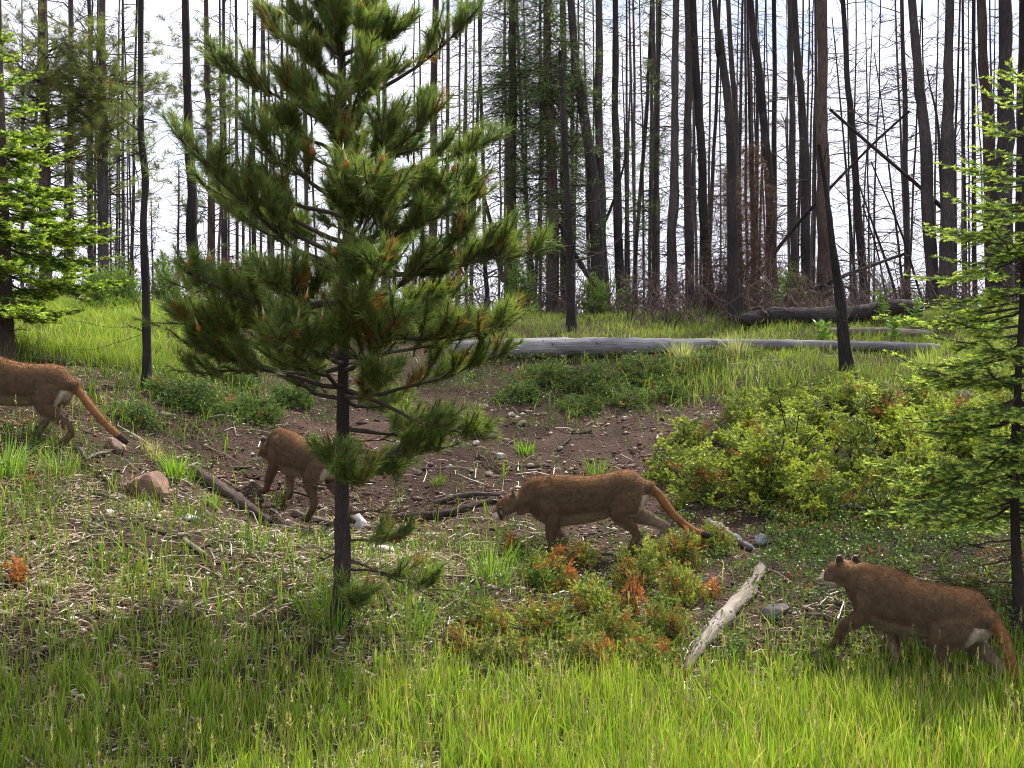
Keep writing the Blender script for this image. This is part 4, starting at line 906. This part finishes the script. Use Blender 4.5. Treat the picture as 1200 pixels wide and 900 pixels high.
# ------------------------------------------------------------------ junipers and shrubs
def plume_shrub(name, label, cat, lobes, nf, fl, pal, tipc, mt, orange=.04, m=9, q=7, wn=.006, group=None, ln=.018, orc=(.30, .14, .04), stems=True, tipk=2.0, lat_k=.38, rmin=.55, flat=.55):
    """lobes: (centre on ground, rx, ry, h)"""
    b = lobes[0][0]; root = empty(name, b, label, cat, group)
    wts = np.array([l[1] * l[2] for l in lobes]); wts = wts / wts.sum(); li = rng.choice(len(lobes), nf, p=wts)
    Cn = np.array([l[0] for l in lobes])[li]; R = np.array([[l[1], l[2], l[3]] for l in lobes])[li]
    a = rng.uniform(0, 2 * np.pi, nf); ez = rng.uniform(0.0, 1, nf) ** .8; sq = np.sqrt(np.clip(1 - ez ** 2, 0, 1)); rad = (rng.uniform(rmin, 1.0, nf) + .35 * vn(np.cos(a) * 3 + li * 7.1, ez * 4 + li * 3.3, 77))[:, None]
    off = np.c_[np.cos(a) * sq, np.sin(a) * sq, ez] * R * rad
    tip = Cn + off; tip[:, 2] = H(tip[:, 0], tip[:, 1]) + off[:, 2] + .02
    D = unit(off * [1, 1, flat] + [0, 0, .08] + rng.normal(0, .09, (nf, 3)))
    L_ = fl * rng.uniform(.6, 1.3, nf); B0 = tip - D * L_[:, None]
    cf = np.where(rng.random((nf, 1)) < .6, np.array([pal[0]]), np.array([pal[1]])); oc = rng.random(nf) < orange
    # patchy colour by place
    cf = cf * (1 + .9 * vn(tip[:, 0] / .3, tip[:, 1] / .3, 12))[:, None]; fb = (1 + .9 * vn(tip[:, 0] / .22, tip[:, 1] / .22, 61) + rng.normal(0, .15, nf))[:, None]
    cf[oc] = orc
    i = np.repeat(np.arange(nf), m); f = rng.uniform(.15, 1, nf * m); sd = np.where(rng.random(nf * m) < .5, 1, -1)[:, None]
    S = B0[i] + D[i] * (L_[i] * f)[:, None] + np.array([0, 0, -.15]) * (L_[i] * (1 - f))[:, None]
    lat = unit(np.cross(D[i], [0, 0, 1.]) + 1e-6)
    d2 = unit(D[i] * 1.0 + lat * sd * .75 + rng.normal(0, .3, (nf * m, 3)) + [0, 0, .12]); l2 = L_[i] * lat_k * (1.1 - f) + .02
    j = np.repeat(np.arange(nf * m), q); f2 = rng.random(len(j))
    B = S[j] + d2[j] * (l2[j] * f2)[:, None]; nd = unit(d2[j] + rng.normal(0, .45, (len(j), 3)))
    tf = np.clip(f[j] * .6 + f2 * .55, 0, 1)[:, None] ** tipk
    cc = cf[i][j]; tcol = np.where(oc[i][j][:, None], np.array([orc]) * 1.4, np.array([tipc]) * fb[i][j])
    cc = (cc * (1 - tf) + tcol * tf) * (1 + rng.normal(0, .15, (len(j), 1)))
    g = Geo(); needles(g, B, nd, rng.uniform(.7, 1.3, len(j)) * ln, wn, np.clip(cc, .01, .75))
    tag(g.build('foliage', M[mt], root), kind='stuff')
    if stems:
        g = Geo(); s = rng.choice(nf, max(6, nf // 6), replace=False)
        root_p = Cn[s] * .7 + Cn[s] * .3; root_p = Cn[s] + np.c_[off[s, :2] * .15, np.zeros(len(s))]; root_p[:, 2] = H(root_p[:, 0], root_p[:, 1]) - .01
        mid = (root_p + B0[s]) / 2 + [0, 0, .03]
        tubes(g, np.stack([root_p, mid, B0[s], tip[s] - D[s] * (L_[s] * .3)[:, None]], 1), np.full((len(s), 1), .006) * np.array([1.4, 1.1, .7, .3]), 4, (.1, .07, .05), cap=False)
        tag(g.build('stems', M['darkwood'], root), kind='stuff')
    return root
def lobes_at(lst, k=1): return [(G(a, b), r, r * .9, h) for a, b, r, h in lst]
big = [(900, 590, .45, .45), (780, 560, .28, .26), (820, 588, .35, .40), (860, 560, .35, .35), (960, 600, .42, .42), (1030, 605, .42, .40), (1090, 590, .42, .45), (1150, 585, .4, .4), (930, 545, .42, .36), (1000, 555, .42, .40), (1070, 545, .42, .36), (1130, 545, .4, .36), (1190, 560, .42, .4), (870, 520, .4, .30), (950, 505, .42, .28), (1030, 510, .42, .3), (1110, 505, .42, .28), (1180, 510, .4, .3), (800, 525, .25, .2), (1000, 480, .35, .2), (920, 478, .35, .18), (1080, 480, .3, .2), (1230, 600, .5, .4), (1260, 540, .5, .4)]
big = [(a, b, r * rng.uniform(.8, 1.15), h * rng.uniform(1.0, 1.6)) for a, b, r, h in big]
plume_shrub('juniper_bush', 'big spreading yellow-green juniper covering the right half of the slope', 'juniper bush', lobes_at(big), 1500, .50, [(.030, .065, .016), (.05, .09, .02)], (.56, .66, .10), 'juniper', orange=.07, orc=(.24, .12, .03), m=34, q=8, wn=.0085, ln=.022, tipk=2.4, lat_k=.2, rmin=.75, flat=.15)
fm = [(700, 720, .2, .14), (605, 655, .14, .12), (640, 690, .2, .14), (770, 665, .18, .15), (680, 665, .16, .10), (745, 690, .2, .18), (800, 660, .18, .14), (800, 700, .2, .14), (640, 740, .2, .13), (580, 740, .18, .1), (720, 755, .2, .15), (780, 745, .2, .14), (690, 780, .18, .12), (545, 760, .15, .1), (840, 640, .15, .12), (760, 780, .16, .12), (600, 775, .16, .1)]
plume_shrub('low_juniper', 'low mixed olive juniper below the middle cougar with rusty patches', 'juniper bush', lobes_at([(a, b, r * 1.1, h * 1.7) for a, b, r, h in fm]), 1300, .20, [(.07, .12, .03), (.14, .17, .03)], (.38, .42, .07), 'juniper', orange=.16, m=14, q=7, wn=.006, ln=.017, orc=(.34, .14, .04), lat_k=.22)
um = [(700, 455, .4, .22), (640, 450, .35, .15), (760, 445, .4, .22), (820, 440, .35, .2), (610, 470, .3, .1), (680, 475, .3, .12), (740, 470, .3, .12), (790, 462, .3, .12)]
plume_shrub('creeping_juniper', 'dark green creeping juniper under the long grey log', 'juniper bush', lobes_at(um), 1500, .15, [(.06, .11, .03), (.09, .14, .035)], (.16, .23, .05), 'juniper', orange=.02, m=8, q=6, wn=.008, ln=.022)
lm = [(240, 478, .35, .2), (200, 470, .3, .16), (300, 490, .3, .2), (160, 495, .25, .12), (275, 450, .35, .2), (340, 470, .3, .2)]
plume_shrub('creeping_juniper', 'dark green creeping juniper behind the left side of the young pine', 'juniper bush', lobes_at(lm), 1200, .15, [(.06, .11, .03), (.09, .15, .035)], (.17, .26, .06), 'juniper', orange=.02, m=8, q=6, wn=.007, ln=.02)
# dead orange sprigs
for (a, b, h, lab) in [(668, 690, .20, 'bright orange dead sprig directly below the chest of the middle cougar'), (655, 665, .14, 'small orange dead sprig leaning left under the middle cougar'), (742, 712, .26, 'tall orange dead sprig between the two junipers'), (823, 640, .13, 'flat orange dead sprig at the tail tip of the middle cougar'), (712, 770, .12, 'rusty dead sprig low in the front juniper'), (790, 745, .15, 'rusty orange sprig beside the bleached log'), (20, 690, .14, 'orange dead sprig at the far left edge of the straw'), (835, 700, .1, 'rusty sprig touching the bleached log')]:
    p = G(a, b); rr = h * .34
    plume_shrub('dead_sprig', lab, 'dead sprig', [(p, rr, rr, h)], 36, .10, [(.36, .13, .04), (.46, .18, .05)], (.68, .30, .09), 'juniper', orange=0, m=8, q=7, wn=.005, ln=.016)
# green leafy plants
def leafy_plant(name, p, h, r, n, c, label, cat, ll=.05, group=None, stems=5):
    root = empty(name, p, label, cat, group); g = Geo(); gs = Geo()
    az = rng.uniform(0, 6.28, stems); rr = rng.uniform(0, r, stems); b = np.array(p) + np.c_[rng.normal(0, r * .3, (stems, 2)), np.zeros(stems)]; b[:, 2] = H(b[:, 0], b[:, 1])
    tp = b + np.c_[np.cos(az) * rr, np.sin(az) * rr, h * rng.uniform(.7, 1.1, stems)]
    tubes(gs, np.stack([b, (b + tp) / 2 + [0, 0, .02], tp], 1), np.full((stems, 1), .004) * np.array([1, .8, .5]), 4, (.14, .18, .05), cap=False)
    gs.build('stems', M['leaf'], root)
    i = rng.integers(0, stems, n); f = rng.uniform(.2, 1, n)[:, None]; B = b[i] * (1 - f) + tp[i] * f
    a = rng.uniform(0, 6.28, n); D = unit(np.c_[np.cos(a), np.sin(a), rng.uniform(.0, .9, n)])
    leaves(g, B, D, ll * rng.uniform(.6, 1.2, n), ll * .32, col(c, n, .2, .08))
    tag(g.build('leaves', M['leaf'], root), kind='stuff')
for (a, b, h, lab) in [(1035, 385, .55, 'tall leafy green plant left of the small gap on the log'), (1072, 388, .42, 'leafy green plant behind the right end of the long log'), (1048, 402, .35, 'leafy green plant touching the middle of the long log'), (965, 400, .25, 'low leafy plant beside the leaning snag'), (910, 372, .5, 'pale leafy shrub before the big charred log'), (735, 368, .5, 'leafy green shrub at the foot of the dark grey trunks')]:
    leafy_plant('leafy_plant', G(a, b), h, .14, 90, (.17, .30, .06), lab, 'plant', .09)
for (a, b, h, c, lab) in [(638, 700, .18, (.10, .26, .04), 'small bright leafy plant in front of the middle cougar'), (690, 640 + 60, .14, (.12, .28, .05), 'bright leafy plant amid the olive junipers'), (800, 690, .16, (.16, .28, .05), 'bright leafy plant left of the bleached log'), (860, 775, .18, (.14, .27, .05), 'green leafy plant right of the foot of the bleached log'), (775, 720, .16, (.18, .3, .05), 'yellow-green leafy plant by the bleached log'), (318, 590, .14, (.20, .30, .05), 'small yellow-green plant under the cougar behind the pine'), (1180, 740, .15, (.15, .28, .05), 'small leafy plant behind the rump of the nearest cougar'), (760, 760, .12, (.16, .28, .05), 'leafy plant low among the front junipers')]:
    leafy_plant('leafy_plant', G(a, b), h, .12, 130, c, lab, 'plant', .035, stems=8)
# distinct grass tufts
for (a, b, h, n, c, lab) in [(208, 552, .28, 130, (.22, .42, .05), 'single bright green tuft right of the brown boulder'), (616, 528, .16, 70, (.18, .33, .05), 'small grass tuft on the bare dirt under the log'), (700, 550, .22, 70, (.2, .36, .05), 'grass tuft behind the back of the middle cougar'), (575, 690, .38, 90, (.2, .36, .05), 'tall grass tuft in front of the nose of the middle cougar'), (250, 590, .16, 60, (.25, .4, .06), 'small tuft right of the boulder below the first one'), (515, 570, .12, 60, (.2, .3, .05), 'little tuft right of the pine trunk'), (390, 730, .42, 120, (.22, .38, .05), 'tall grass tuft hiding the foot of the pine'), (480, 742, .4, 90, (.2, .36, .05), 'tall grass tuft right of the foot of the pine'), (865, 420, .3, 160, (.4, .42, .25), 'pale drooping grass clump left of the leaning snag'), (800, 428, .28, 160, (.36, .40, .22), 'pale drooping grass clump above the bare dirt'), (1090, 440, .32, 160, (.32, .40, .12), 'pale grass clump right of the leaning snag'), (8, 560, .34, 150, (.26, .44, .08), 'tall grass tuft at the far left below the cougar'), (70, 560, .26, 120, (.28, .42, .1), 'grass tuft below the rump of the left cougar'), (180, 530, .2, 80, (.45, .42, .24), 'dry grass tuft above the brown boulder')]:
    p = G(a, b); Pt = p + np.c_[rng.normal(0, .045 * (h / .25), (n, 2)), np.zeros(n)]; Pt[:, 2] = H(Pt[:, 0], Pt[:, 1]) - .01
    g = Geo(); az = np.arctan2(Pt[:, 1] - p[1], Pt[:, 0] - p[0]); c = np.array(c)
    blades(g, Pt, h * rng.uniform(.5, 1.1, n), .006 if p[1] < 11 else .009, rng.gamma(2, .25, n), col(c * .5, n, .2), col(c * 1.15, n, .2), az=az)
    tag(g.build('grass_tuft', M['grass'], None, org=p), lab, 'grass tuft', kind=None)
# brush and saplings along the ridge foot
g = Geo(); n = 1500; y = rng.uniform(16.4, 22, n); x = rng.uniform(-.48, .48, n) * y; y[1150:] = rng.uniform(15.3, 17, 350); x[1150:] = rng.normal(.2, .06, 350) * y[1150:]; z = H(x, y); az = rng.uniform(0, 6.28, n); el = rng.uniform(.3, 1.4, n); l = rng.uniform(.3, 1.1, n); l[1150:] *= .6
D = np.c_[np.cos(az) * np.cos(el), np.sin(az) * np.cos(el), np.sin(el)]; b = np.c_[x, y, z]; t = np.linspace(0, 1, 4)
Pk = b[:, None] + D[:, None] * l[:, None, None] * t[None, :, None] + rng.normal(0, .05, (n, 4, 3)) * t[None, :, None]
cc = np.where(rng.random((n, 1)) < .6, np.array([[.09, .07, .06]]), np.array([[.17, .12, .10]]))
tubes(g, Pk, np.full((n, 1), .009) * np.array([1, .8, .5, .3]), 3, cc, cap=False)
m = 5; i = np.repeat(np.arange(n), m); D2 = unit(D[i] + rng.normal(0, .7, (n * m, 3))); f = rng.integers(1, 4, n * m); S = Pk[i, f]; l2 = l[i] * rng.uniform(.2, .5, n * m)
tubes(g, S[:, None] + D2[:, None] * l2[:, None, None] * np.linspace(0, 1, 3)[None, :, None] + rng.normal(0, .02, (n * m, 3, 3)), np.full((n * m, 1), .005) * np.array([1, .8, .5]), 3, np.repeat(cc, m, 0), cap=False)
tag(g.build('dead_brush', M['chip']), 'tangle of thin dead brush at the feet of the ridge trees', 'brush', kind='stuff')
for (a, Y, h, lab) in [(143, 15.4, .75, 'small bright green sapling bush left of the charred black trunk'), (118, 15.0, .6, 'light green bush at the right foot of the left fir'), (610, 16.6, .9, 'green sapling at the foot of the left scraggly fir'), (700, 17, .6, 'low green sapling before the paired grey trunks'), (195, 16.5, .9, 'small green sapling in the white gap on the left'), (300, 16, 1.0, 'green sapling behind the left part of the pine'), (930, 17.2, .7, 'small sapling behind the charred log')]:
    x = P(a, 370, Y)[0]; p = np.array([x, Y, H(x, Y)])
    plume_shrub('sapling', lab, 'sapling', [(p, .28, .28, h)], 170, .22, [(.10, .18, .04), (.14, .22, .05)], (.26, .38, .07), 'juniper', orange=.02, m=8, q=6, wn=.010, ln=.035)

# ------------------------------------------------------------------ cougars
def loft(g, st, seg=16, caps=True):
    p = np.array([s[:3] for s in st], float); w = np.array([s[3:] for s in st], float)
    k = len(p) * 5; q = poly(np.c_[p, w], k); p = q[:, :3]; w = np.maximum(q[:, 3:], .004)
    T_ = unit(np.gradient(p, axis=0)); side = np.array([0, 1., 0]); side = unit(side - (T_ @ side)[:, None] * T_); up = np.cross(T_, side)
    # rounded ends
    a = np.linspace(0, 2 * np.pi, seg, endpoint=False)
    rings = []; W = []
    for e, sgn in ((0, -1), (-1, 1)):
        for ph in (np.pi / 2 * .8, np.pi / 2 * .4):
            rings.append((p[e] + T_[e] * sgn * w[e].mean() * math.sin(ph), side[e], up[e], w[e] * math.cos(ph)))
    seq = [rings[0], rings[1]] + [(p[i], side[i], up[i], w[i]) for i in range(k)] + [rings[3], rings[2]]
    V = np.array([c + np.cos(a)[:, None] * s * ww[0] + np.sin(a)[:, None] * u * ww[1] for c, s, u, ww in seq]); kk = len(seq)
    r = np.arange(kk - 1)[:, None] * seg; j = np.arange(seg)[None]; j2 = (j + 1) % seg
    A, B, Cc, D = [(x + 0 * r).ravel() for x in (r + j, r + j2, r + seg + j2, r + seg + j)]
    Fc = np.concatenate([np.c_[A, B, Cc], np.c_[A, Cc, D]])
    V = V.reshape(-1, 3); c0 = V[:seg].mean(0); c1 = V[-seg:].mean(0); n = len(V); V = np.vstack([V, c0, c1])
    jj = np.arange(seg); Fc = np.concatenate([Fc, np.c_[jj * 0 + n, (jj + 1) % seg, jj], np.c_[jj * 0 + n + 1, (kk - 1) * seg + jj, (kk - 1) * seg + (jj + 1) % seg]])
    g.add(V, Fc, (1, 1, 1))
def ball(g, c, r, Mx=None):
    u = np.linspace(0, np.pi, 11)[:, None]; v = np.linspace(0, 2 * np.pi, 16, endpoint=False)[None]
    V = np.stack([np.sin(u) * np.cos(v), np.sin(u) * np.sin(v), np.cos(u) + 0 * v], -1).reshape(-1, 3) * np.array(r)
    V = V + np.array(c)
    if Mx is not None: V = V @ Mx[:3, :3].T + Mx[:3, 3]
    rr = np.arange(10)[:, None] * 16; j = np.arange(16)[None]; j2 = (j + 1) % 16
    A, B, Cc, D = [(x + 0 * rr).ravel() for x in (rr + j, rr + 16 + j, rr + 16 + j2, rr + j2)]
    g.add(V, np.concatenate([np.c_[A, B, Cc], np.c_[A, Cc, D]]), (1, 1, 1))
def cougar(foot_px, heading, label, head, tail, legs, pitchk=.85, sway=0, scale=1.0, fat=1.05, sink=0, extra=0):
    p = G(*foot_px); hd = math.radians(heading); fx, fy = math.cos(hd), math.sin(hd)
    pf = H(p[0] + fx * .32, p[1] + fy * .32, False); pb = H(p[0] - fx * .34, p[1] - fy * .34, False)
    pitch = math.atan2(pf - pb, .66) * pitchk + extra
    root = empty('cougar', (p[0], p[1], (pf + pb) / 2 - sink), label, 'cougar'); root.rotation_euler = (0, -pitch, hd)
    root.scale = (scale,) * 3
    Mw = np.array(Matrix.LocRotScale(root.location, root.rotation_euler.to_quaternion(), root.scale)); Mi = np.linalg.inv(Mw)
    g = Geo()
    yb = lambda x: sway * x * x
    torso = [(-.43, .545, .055, .06), (-.36, .535, .10, .125), (-.27, .53, .118, .145), (-.15, .505, .108, .145), (0, .475, .112, .155), (.12, .465, .118, .165), (.24, .465, .118, .175), (.33, .48, .108, .165), (.41, .50, .088, .13)]
    hx, hy, hz, yaw, hp = head
    loft(g, [(x, yb(x), z - .5 * (fat - 1) * b, a * fat, b * fat) for x, z, a, b in torso], 20)
    nk = np.array([hx - .05 * math.cos(yaw), hy, hz - .005])
    loft(g, [(.30, 0, .50, .095, .13), (.40, 0, .52, .085, .11), (.40 * .4 + nk[0] * .6, nk[1] * .5, .52 * .45 + nk[2] * .55, .08, .095), (nk[0], nk[1], nk[2], .072, .078)], 16)
    Hm = np.eye(4); Hm[:3, :3] = np.array(Matrix.Rotation(yaw, 3, 'Z') @ Matrix.Rotation(hp, 3, 'Y')) * 1.32; Hm[:3, 3] = (hx, hy, hz)
    for c, r in [((0, 0, .005), (.088, .070, .068)), ((.045, 0, .022), (.055, .045, .038)), ((.10, 0, -.012), (.045, .032, .028)), ((.105, .014, -.022), (.033, .022, .022)), ((.105, -.014, -.022), (.033, .022, .022)),
                 ((.085, 0, -.045), (.042, .024, .018)), ((.03, .04, -.022), (.05, .034, .038)), ((.03, -.04, -.022), (.05, .034, .038)), ((.065, .03, .03), (.018, .012, .01)), ((.065, -.03, .03), (.018, .012, .01)),
                 ((-.02, .052, .070), (.012, .024, .029)), ((-.02, -.052, .070), (.012, .024, .029))]:
        ball(g, c, r, Hm)
    info = []
    for nm, (x, dx, lift) in legs.items():
        s = 1 if nm[1] == 'L' else -1
        tgt = np.array([x, s * .085, 0, 1.0]); wpt = Mw @ tgt; wz = H(wpt[0], wpt[1], False); gz = (Mi @ np.array([wpt[0], wpt[1], wz, 1]))[2] + lift
        if nm[0] == 'F':
            j = [(.33, s * .075, .52, .055, .085), (.31, s * .092, .41, .055, .085), (.29 + dx * .5, s * .095, .33, .045, .058), ((.30 + x) / 2 + dx * .6, s * .09, gz * .45 + .20, .036, .042), (x - .015 + dx * .1, s * .085, gz + .10, .029, .031), (x, s * .085, gz + .045, .033, .03), (x + .035, s * .085, gz + .026, .036, .024)]
        else:
            hk = x - .05 + dx
            j = [(-.31, s * .062, .54, .06, .11), (-.29, s * .09, .45, .062, .115), (-.25 + (x + .35) * .35, s * .098, .35 + gz * .3, .05, .085), ((-.24 + (x + .35) * .4) * .45 + hk * .55, s * .095, .27 + gz * .55, .036, .05), (hk, s * .09, .185 + gz * .9, .026, .032), (x - .015 + dx * .35, s * .087, gz + .09, .026, .028), (x + .005, s * .087, gz + .04, .032, .028), (x + .045, s * .087, gz + .025, .035, .023)]
        loft(g, j, 14)
        for q in (-.024, -.008, .008, .024): ball(g, (x + .075 - abs(q) * .5, s * .085 + q, gz + .018), (.018, .0095, .014))
    tl = [(-.38, 0, .555, .045, .05)] + [(a, b, c, .034 - .008 * i / len(tail), .034 - .008 * i / len(tail)) for i, (a, b, c) in enumerate(tail)]
    loft(g, tl, 12)
    me0 = g.mesh('tmp', M['coat']); ob = bpy.data.objects.new('tmp', me0); C.objects.link(ob)
    md = ob.modifiers.new('r', 'REMESH'); md.mode = 'VOXEL'; md.voxel_size = .0085; ms_ = ob.modifiers.new('s', 'SMOOTH'); ms_.iterations = 5; ms_.factor = .5
    dg = bpy.context.evaluated_depsgraph_get(); me = bpy.data.meshes.new_from_object(ob.evaluated_get(dg)); bpy.data.objects.remove(ob)
    me.name = 'body'; nv = len(me.vertices); V = np.empty(nv * 3, np.float32); me.vertices.foreach_get('co', V); V = V.reshape(-1, 3).astype(float)
    Nn = np.empty(nv * 3, np.float32); me.vertices.foreach_get('normal', Nn); Nn = Nn.reshape(-1, 3).astype(float)
    x, y, z = V.T
    # muscles and skin folds
    def coatcol(V, Nn):
        x, y, z = V.T; n = len(V)
        c = np.tile(np.array([.098, .063, .037]), (n, 1))
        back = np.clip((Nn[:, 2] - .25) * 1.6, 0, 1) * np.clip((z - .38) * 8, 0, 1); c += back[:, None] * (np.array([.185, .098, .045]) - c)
        pale = np.clip((-Nn[:, 2] - .35) * 2.0, 0, 1) * (z > .12); c += pale[:, None] * .75 * (np.array([.34, .28, .20]) - c)
        inner = np.clip(-Nn[:, 1] * np.sign(y) * 2 - .5, 0, 1) * (z < .38) * (np.abs(y) > .03); c += inner[:, None] * .6 * (np.array([.26, .20, .15]) - c)
        rump = np.clip((-Nn[:, 0] - .45) * 2.5, 0, 1) * (x < -.36) * (x > -.47) * (z < .5) * (z > .24); c += rump[:, None] * .85 * (np.array([.50, .44, .36]) - c)
        tl_ = np.array(tail); dmin = np.full(n, 9.); tip = np.zeros(n)
        cur = poly(np.vstack([[-.40, 0, .55], tl_]), 40)
        d = np.linalg.norm(V[:, None] - cur[None], axis=2); di = d.argmin(1); on = (d.min(1) < .05) & (x < -.46)
        c[on] = (.20, .095, .04); c[on & (di > 35)] = (.04, .028, .022)
        hl = (np.c_[V, np.ones(n)] @ np.linalg.inv(Hm).T)[:, :3]; hdm = (np.linalg.norm(hl, axis=1) < .17) & (hl[:, 0] > -.035)
        mz = hdm & (hl[:, 0] > .08) & (hl[:, 2] < .0); c[mz] = (.48, .42, .35)
        ch = hdm & (hl[:, 2] < -.04) & (hl[:, 0] > 0); c[ch] = (.5, .44, .37)
        dk = hdm & (hl[:, 0] > .085) & (hl[:, 0] < .105) & (np.abs(hl[:, 1]) > .018) & (hl[:, 2] < .005); c[dk] = (.05, .035, .03)
        ear = hdm & (np.abs(hl[:, 1]) < .085) & (hl[:, 2] < .12) & (hl[:, 2] > .060) & (np.abs(hl[:, 1]) > .03) & (hl[:, 0] < .0)
        eb = ear & (Nn @ Hm[:3, 0] < .15); c[eb] = (.035, .03, .03); c[ear & ~eb] = (.45, .38, .33)
        er = ear & (hl[:, 2] > .092); c[er] = (.40, .30, .22)
        paw = (z < .10) & (x < .6) & (x > -.55) & ~on; c[paw] = c[paw] * .8
        v = 1 + .35 * vn(x * 7, z * 9 + y * 6, 41) + .3 * vn(x * 22 + y * 20, z * 34, 42) + .25 * vn(x * 60, z * 90 + y * 50, 43)
        return c * v[:, None]
    cc = coatcol(V, Nn)
    ca = me.color_attributes.new('Col', 'FLOAT_COLOR', 'POINT') if 'Col' not in me.color_attributes else me.color_attributes['Col']
    if ca.domain != 'POINT': me.color_attributes.remove(ca); ca = me.color_attributes.new('Col', 'FLOAT_COLOR', 'POINT')
    ca.data.foreach_set('color', np.c_[cc, np.ones(nv)].astype(np.float32).ravel())
    me.materials.clear(); me.materials.append(M['coat']); me.polygons.foreach_set('use_smooth', np.ones(len(me.polygons), bool))
    body = bpy.data.objects.new('body', me); C.objects.link(body); body.parent = root
    # fur
    nf = 52000; i = rng.integers(0, nv, nf); B = V[i] + rng.normal(0, .003, (nf, 3)); Nf = Nn[i]
    hl = (np.c_[B, np.ones(nf)] @ np.linalg.inv(Hm).T)[:, :3]; onh = np.linalg.norm(hl, axis=1) < .13
    flow = np.tile(np.array([-.9, 0, -.45]), (nf, 1)); low = B[:, 2] < .33; flow[low] = (-.25, 0, -1); flow[onh] = -Hm[:3, 0]
    flow = flow - (flow * Nf).sum(1)[:, None] * Nf; Df = unit(unit(flow) + Nf * .38 + rng.normal(0, .22, (nf, 3)))
    fc = cc[i] * (1 + rng.normal(0, .2, (nf, 1))) * 1.05; ln = rng.uniform(.010, .021, nf); ln[B[:, 0] < -.48] *= .6; ln[onh] *= .5; ln[(B[:, 2] < .14)] *= .5
    g = Geo(); needles(g, B - Nf * .001, Df, ln, .0026, np.clip(fc * .85, .01, .8), np.clip(fc * 1.25, .01, .9))
    o = bpy.data.objects.new('fur', g.mesh('fur', M['fur'])); C.objects.link(o); o.parent = body; o['kind'] = 'stuff'
    for s in (1, -1):
        ge = Geo(); ball(ge, (.072, s * .036, .016), (.010, .008, .010), Hm); e = bpy.data.objects.new('eye', ge.mesh('eye', M['eye'], smooth=True)); C.objects.link(e); e.parent = body
        gw_ = Geo(); n = 9; Bw = np.tile(np.array([.118, s * .026, -.02]), (n, 1)) + rng.normal(0, .005, (n, 3)); Dw = unit(np.c_[rng.normal(.2, .25, n), s * np.ones(n), rng.normal(-.15, .3, n)])
        Bw = Bw @ Hm[:3, :3].T + Hm[:3, 3]; Dw = Dw @ Hm[:3, :3].T
        needles(gw_, Bw, Dw, .07, .0016, np.full((n, 3), .7)); wk = bpy.data.objects.new('whiskers', gw_.mesh('whiskers', M['fur'])); C.objects.link(wk); wk.parent = body; wk['kind'] = 'stuff'
    gn = Geo(); ball(gn, (.145, 0, .0), (.010, .014, .009), Hm); o = bpy.data.objects.new('nose', gn.mesh('nose', M['nose'], smooth=True)); C.objects.link(o); o.parent = body
    return root
cougar((1062, 803), 134, 'nearest cougar, tawny brown, walking left through the bright grass at lower right',
       (.565, -.01, .505, math.radians(-16), math.radians(14)), [(-.50, 0, .51), (-.56, -.01, .41), (-.61, -.03, .30), (-.67, -.05, .20), (-.76, -.08, .15), (-.90, -.10, .15)],
       {'FL': (.47, .06, .035), 'FR': (.16, -.06, 0), 'HL': (-.22, .0, 0), 'HR': (-.44, -.03, 0)}, fat=1.12, scale=.94, sink=.02, extra=.12)
cougar((692, 651), 173, 'dark-looking cougar walking left with lowered head in the middle of the slope',
       (.575, .02, .42, math.radians(4), math.radians(22)), [(-.49, 0, .52), (-.56, 0, .43), (-.63, 0, .34), (-.71, 0, .27), (-.79, .0, .22), (-.87, .0, .20)],
       {'FL': (.30, -.02, 0), 'FR': (.22, 0, 0), 'HL': (-.30, .0, 0), 'HR': (-.48, -.04, 0)}, scale=.96, fat=1.12, sink=.045)
cougar((347, 604), 138, 'cougar walking away behind the young pine, its head hidden by the boughs',
       (.57, -.05, .36, math.radians(-30), math.radians(30)), [(-.49, 0, .48), (-.51, -.03, .36), (-.52, -.06, .22), (-.54, -.09, .12), (-.60, -.14, .09)],
       {'FL': (.36, .0, 0), 'FR': (.24, 0, 0), 'HL': (-.28, .0, 0), 'HR': (-.50, -.03, 0)}, scale=.92, fat=1.08)
cougar((8, 508), 176, 'leftmost cougar, only its hindquarters and long dark-tipped tail in view',
       (.57, 0, .50, 0, math.radians(10)), [(-.49, 0, .51), (-.59, .02, .44), (-.72, .04, .35), (-.84, .05, .28), (-.97, .06, .22)],
       {'FL': (.42, .05, 0), 'FR': (.22, -.04, 0), 'HL': (-.46, -.03, 0), 'HR': (-.20, .0, 0)}, scale=.95, fat=1.12, sink=.05)
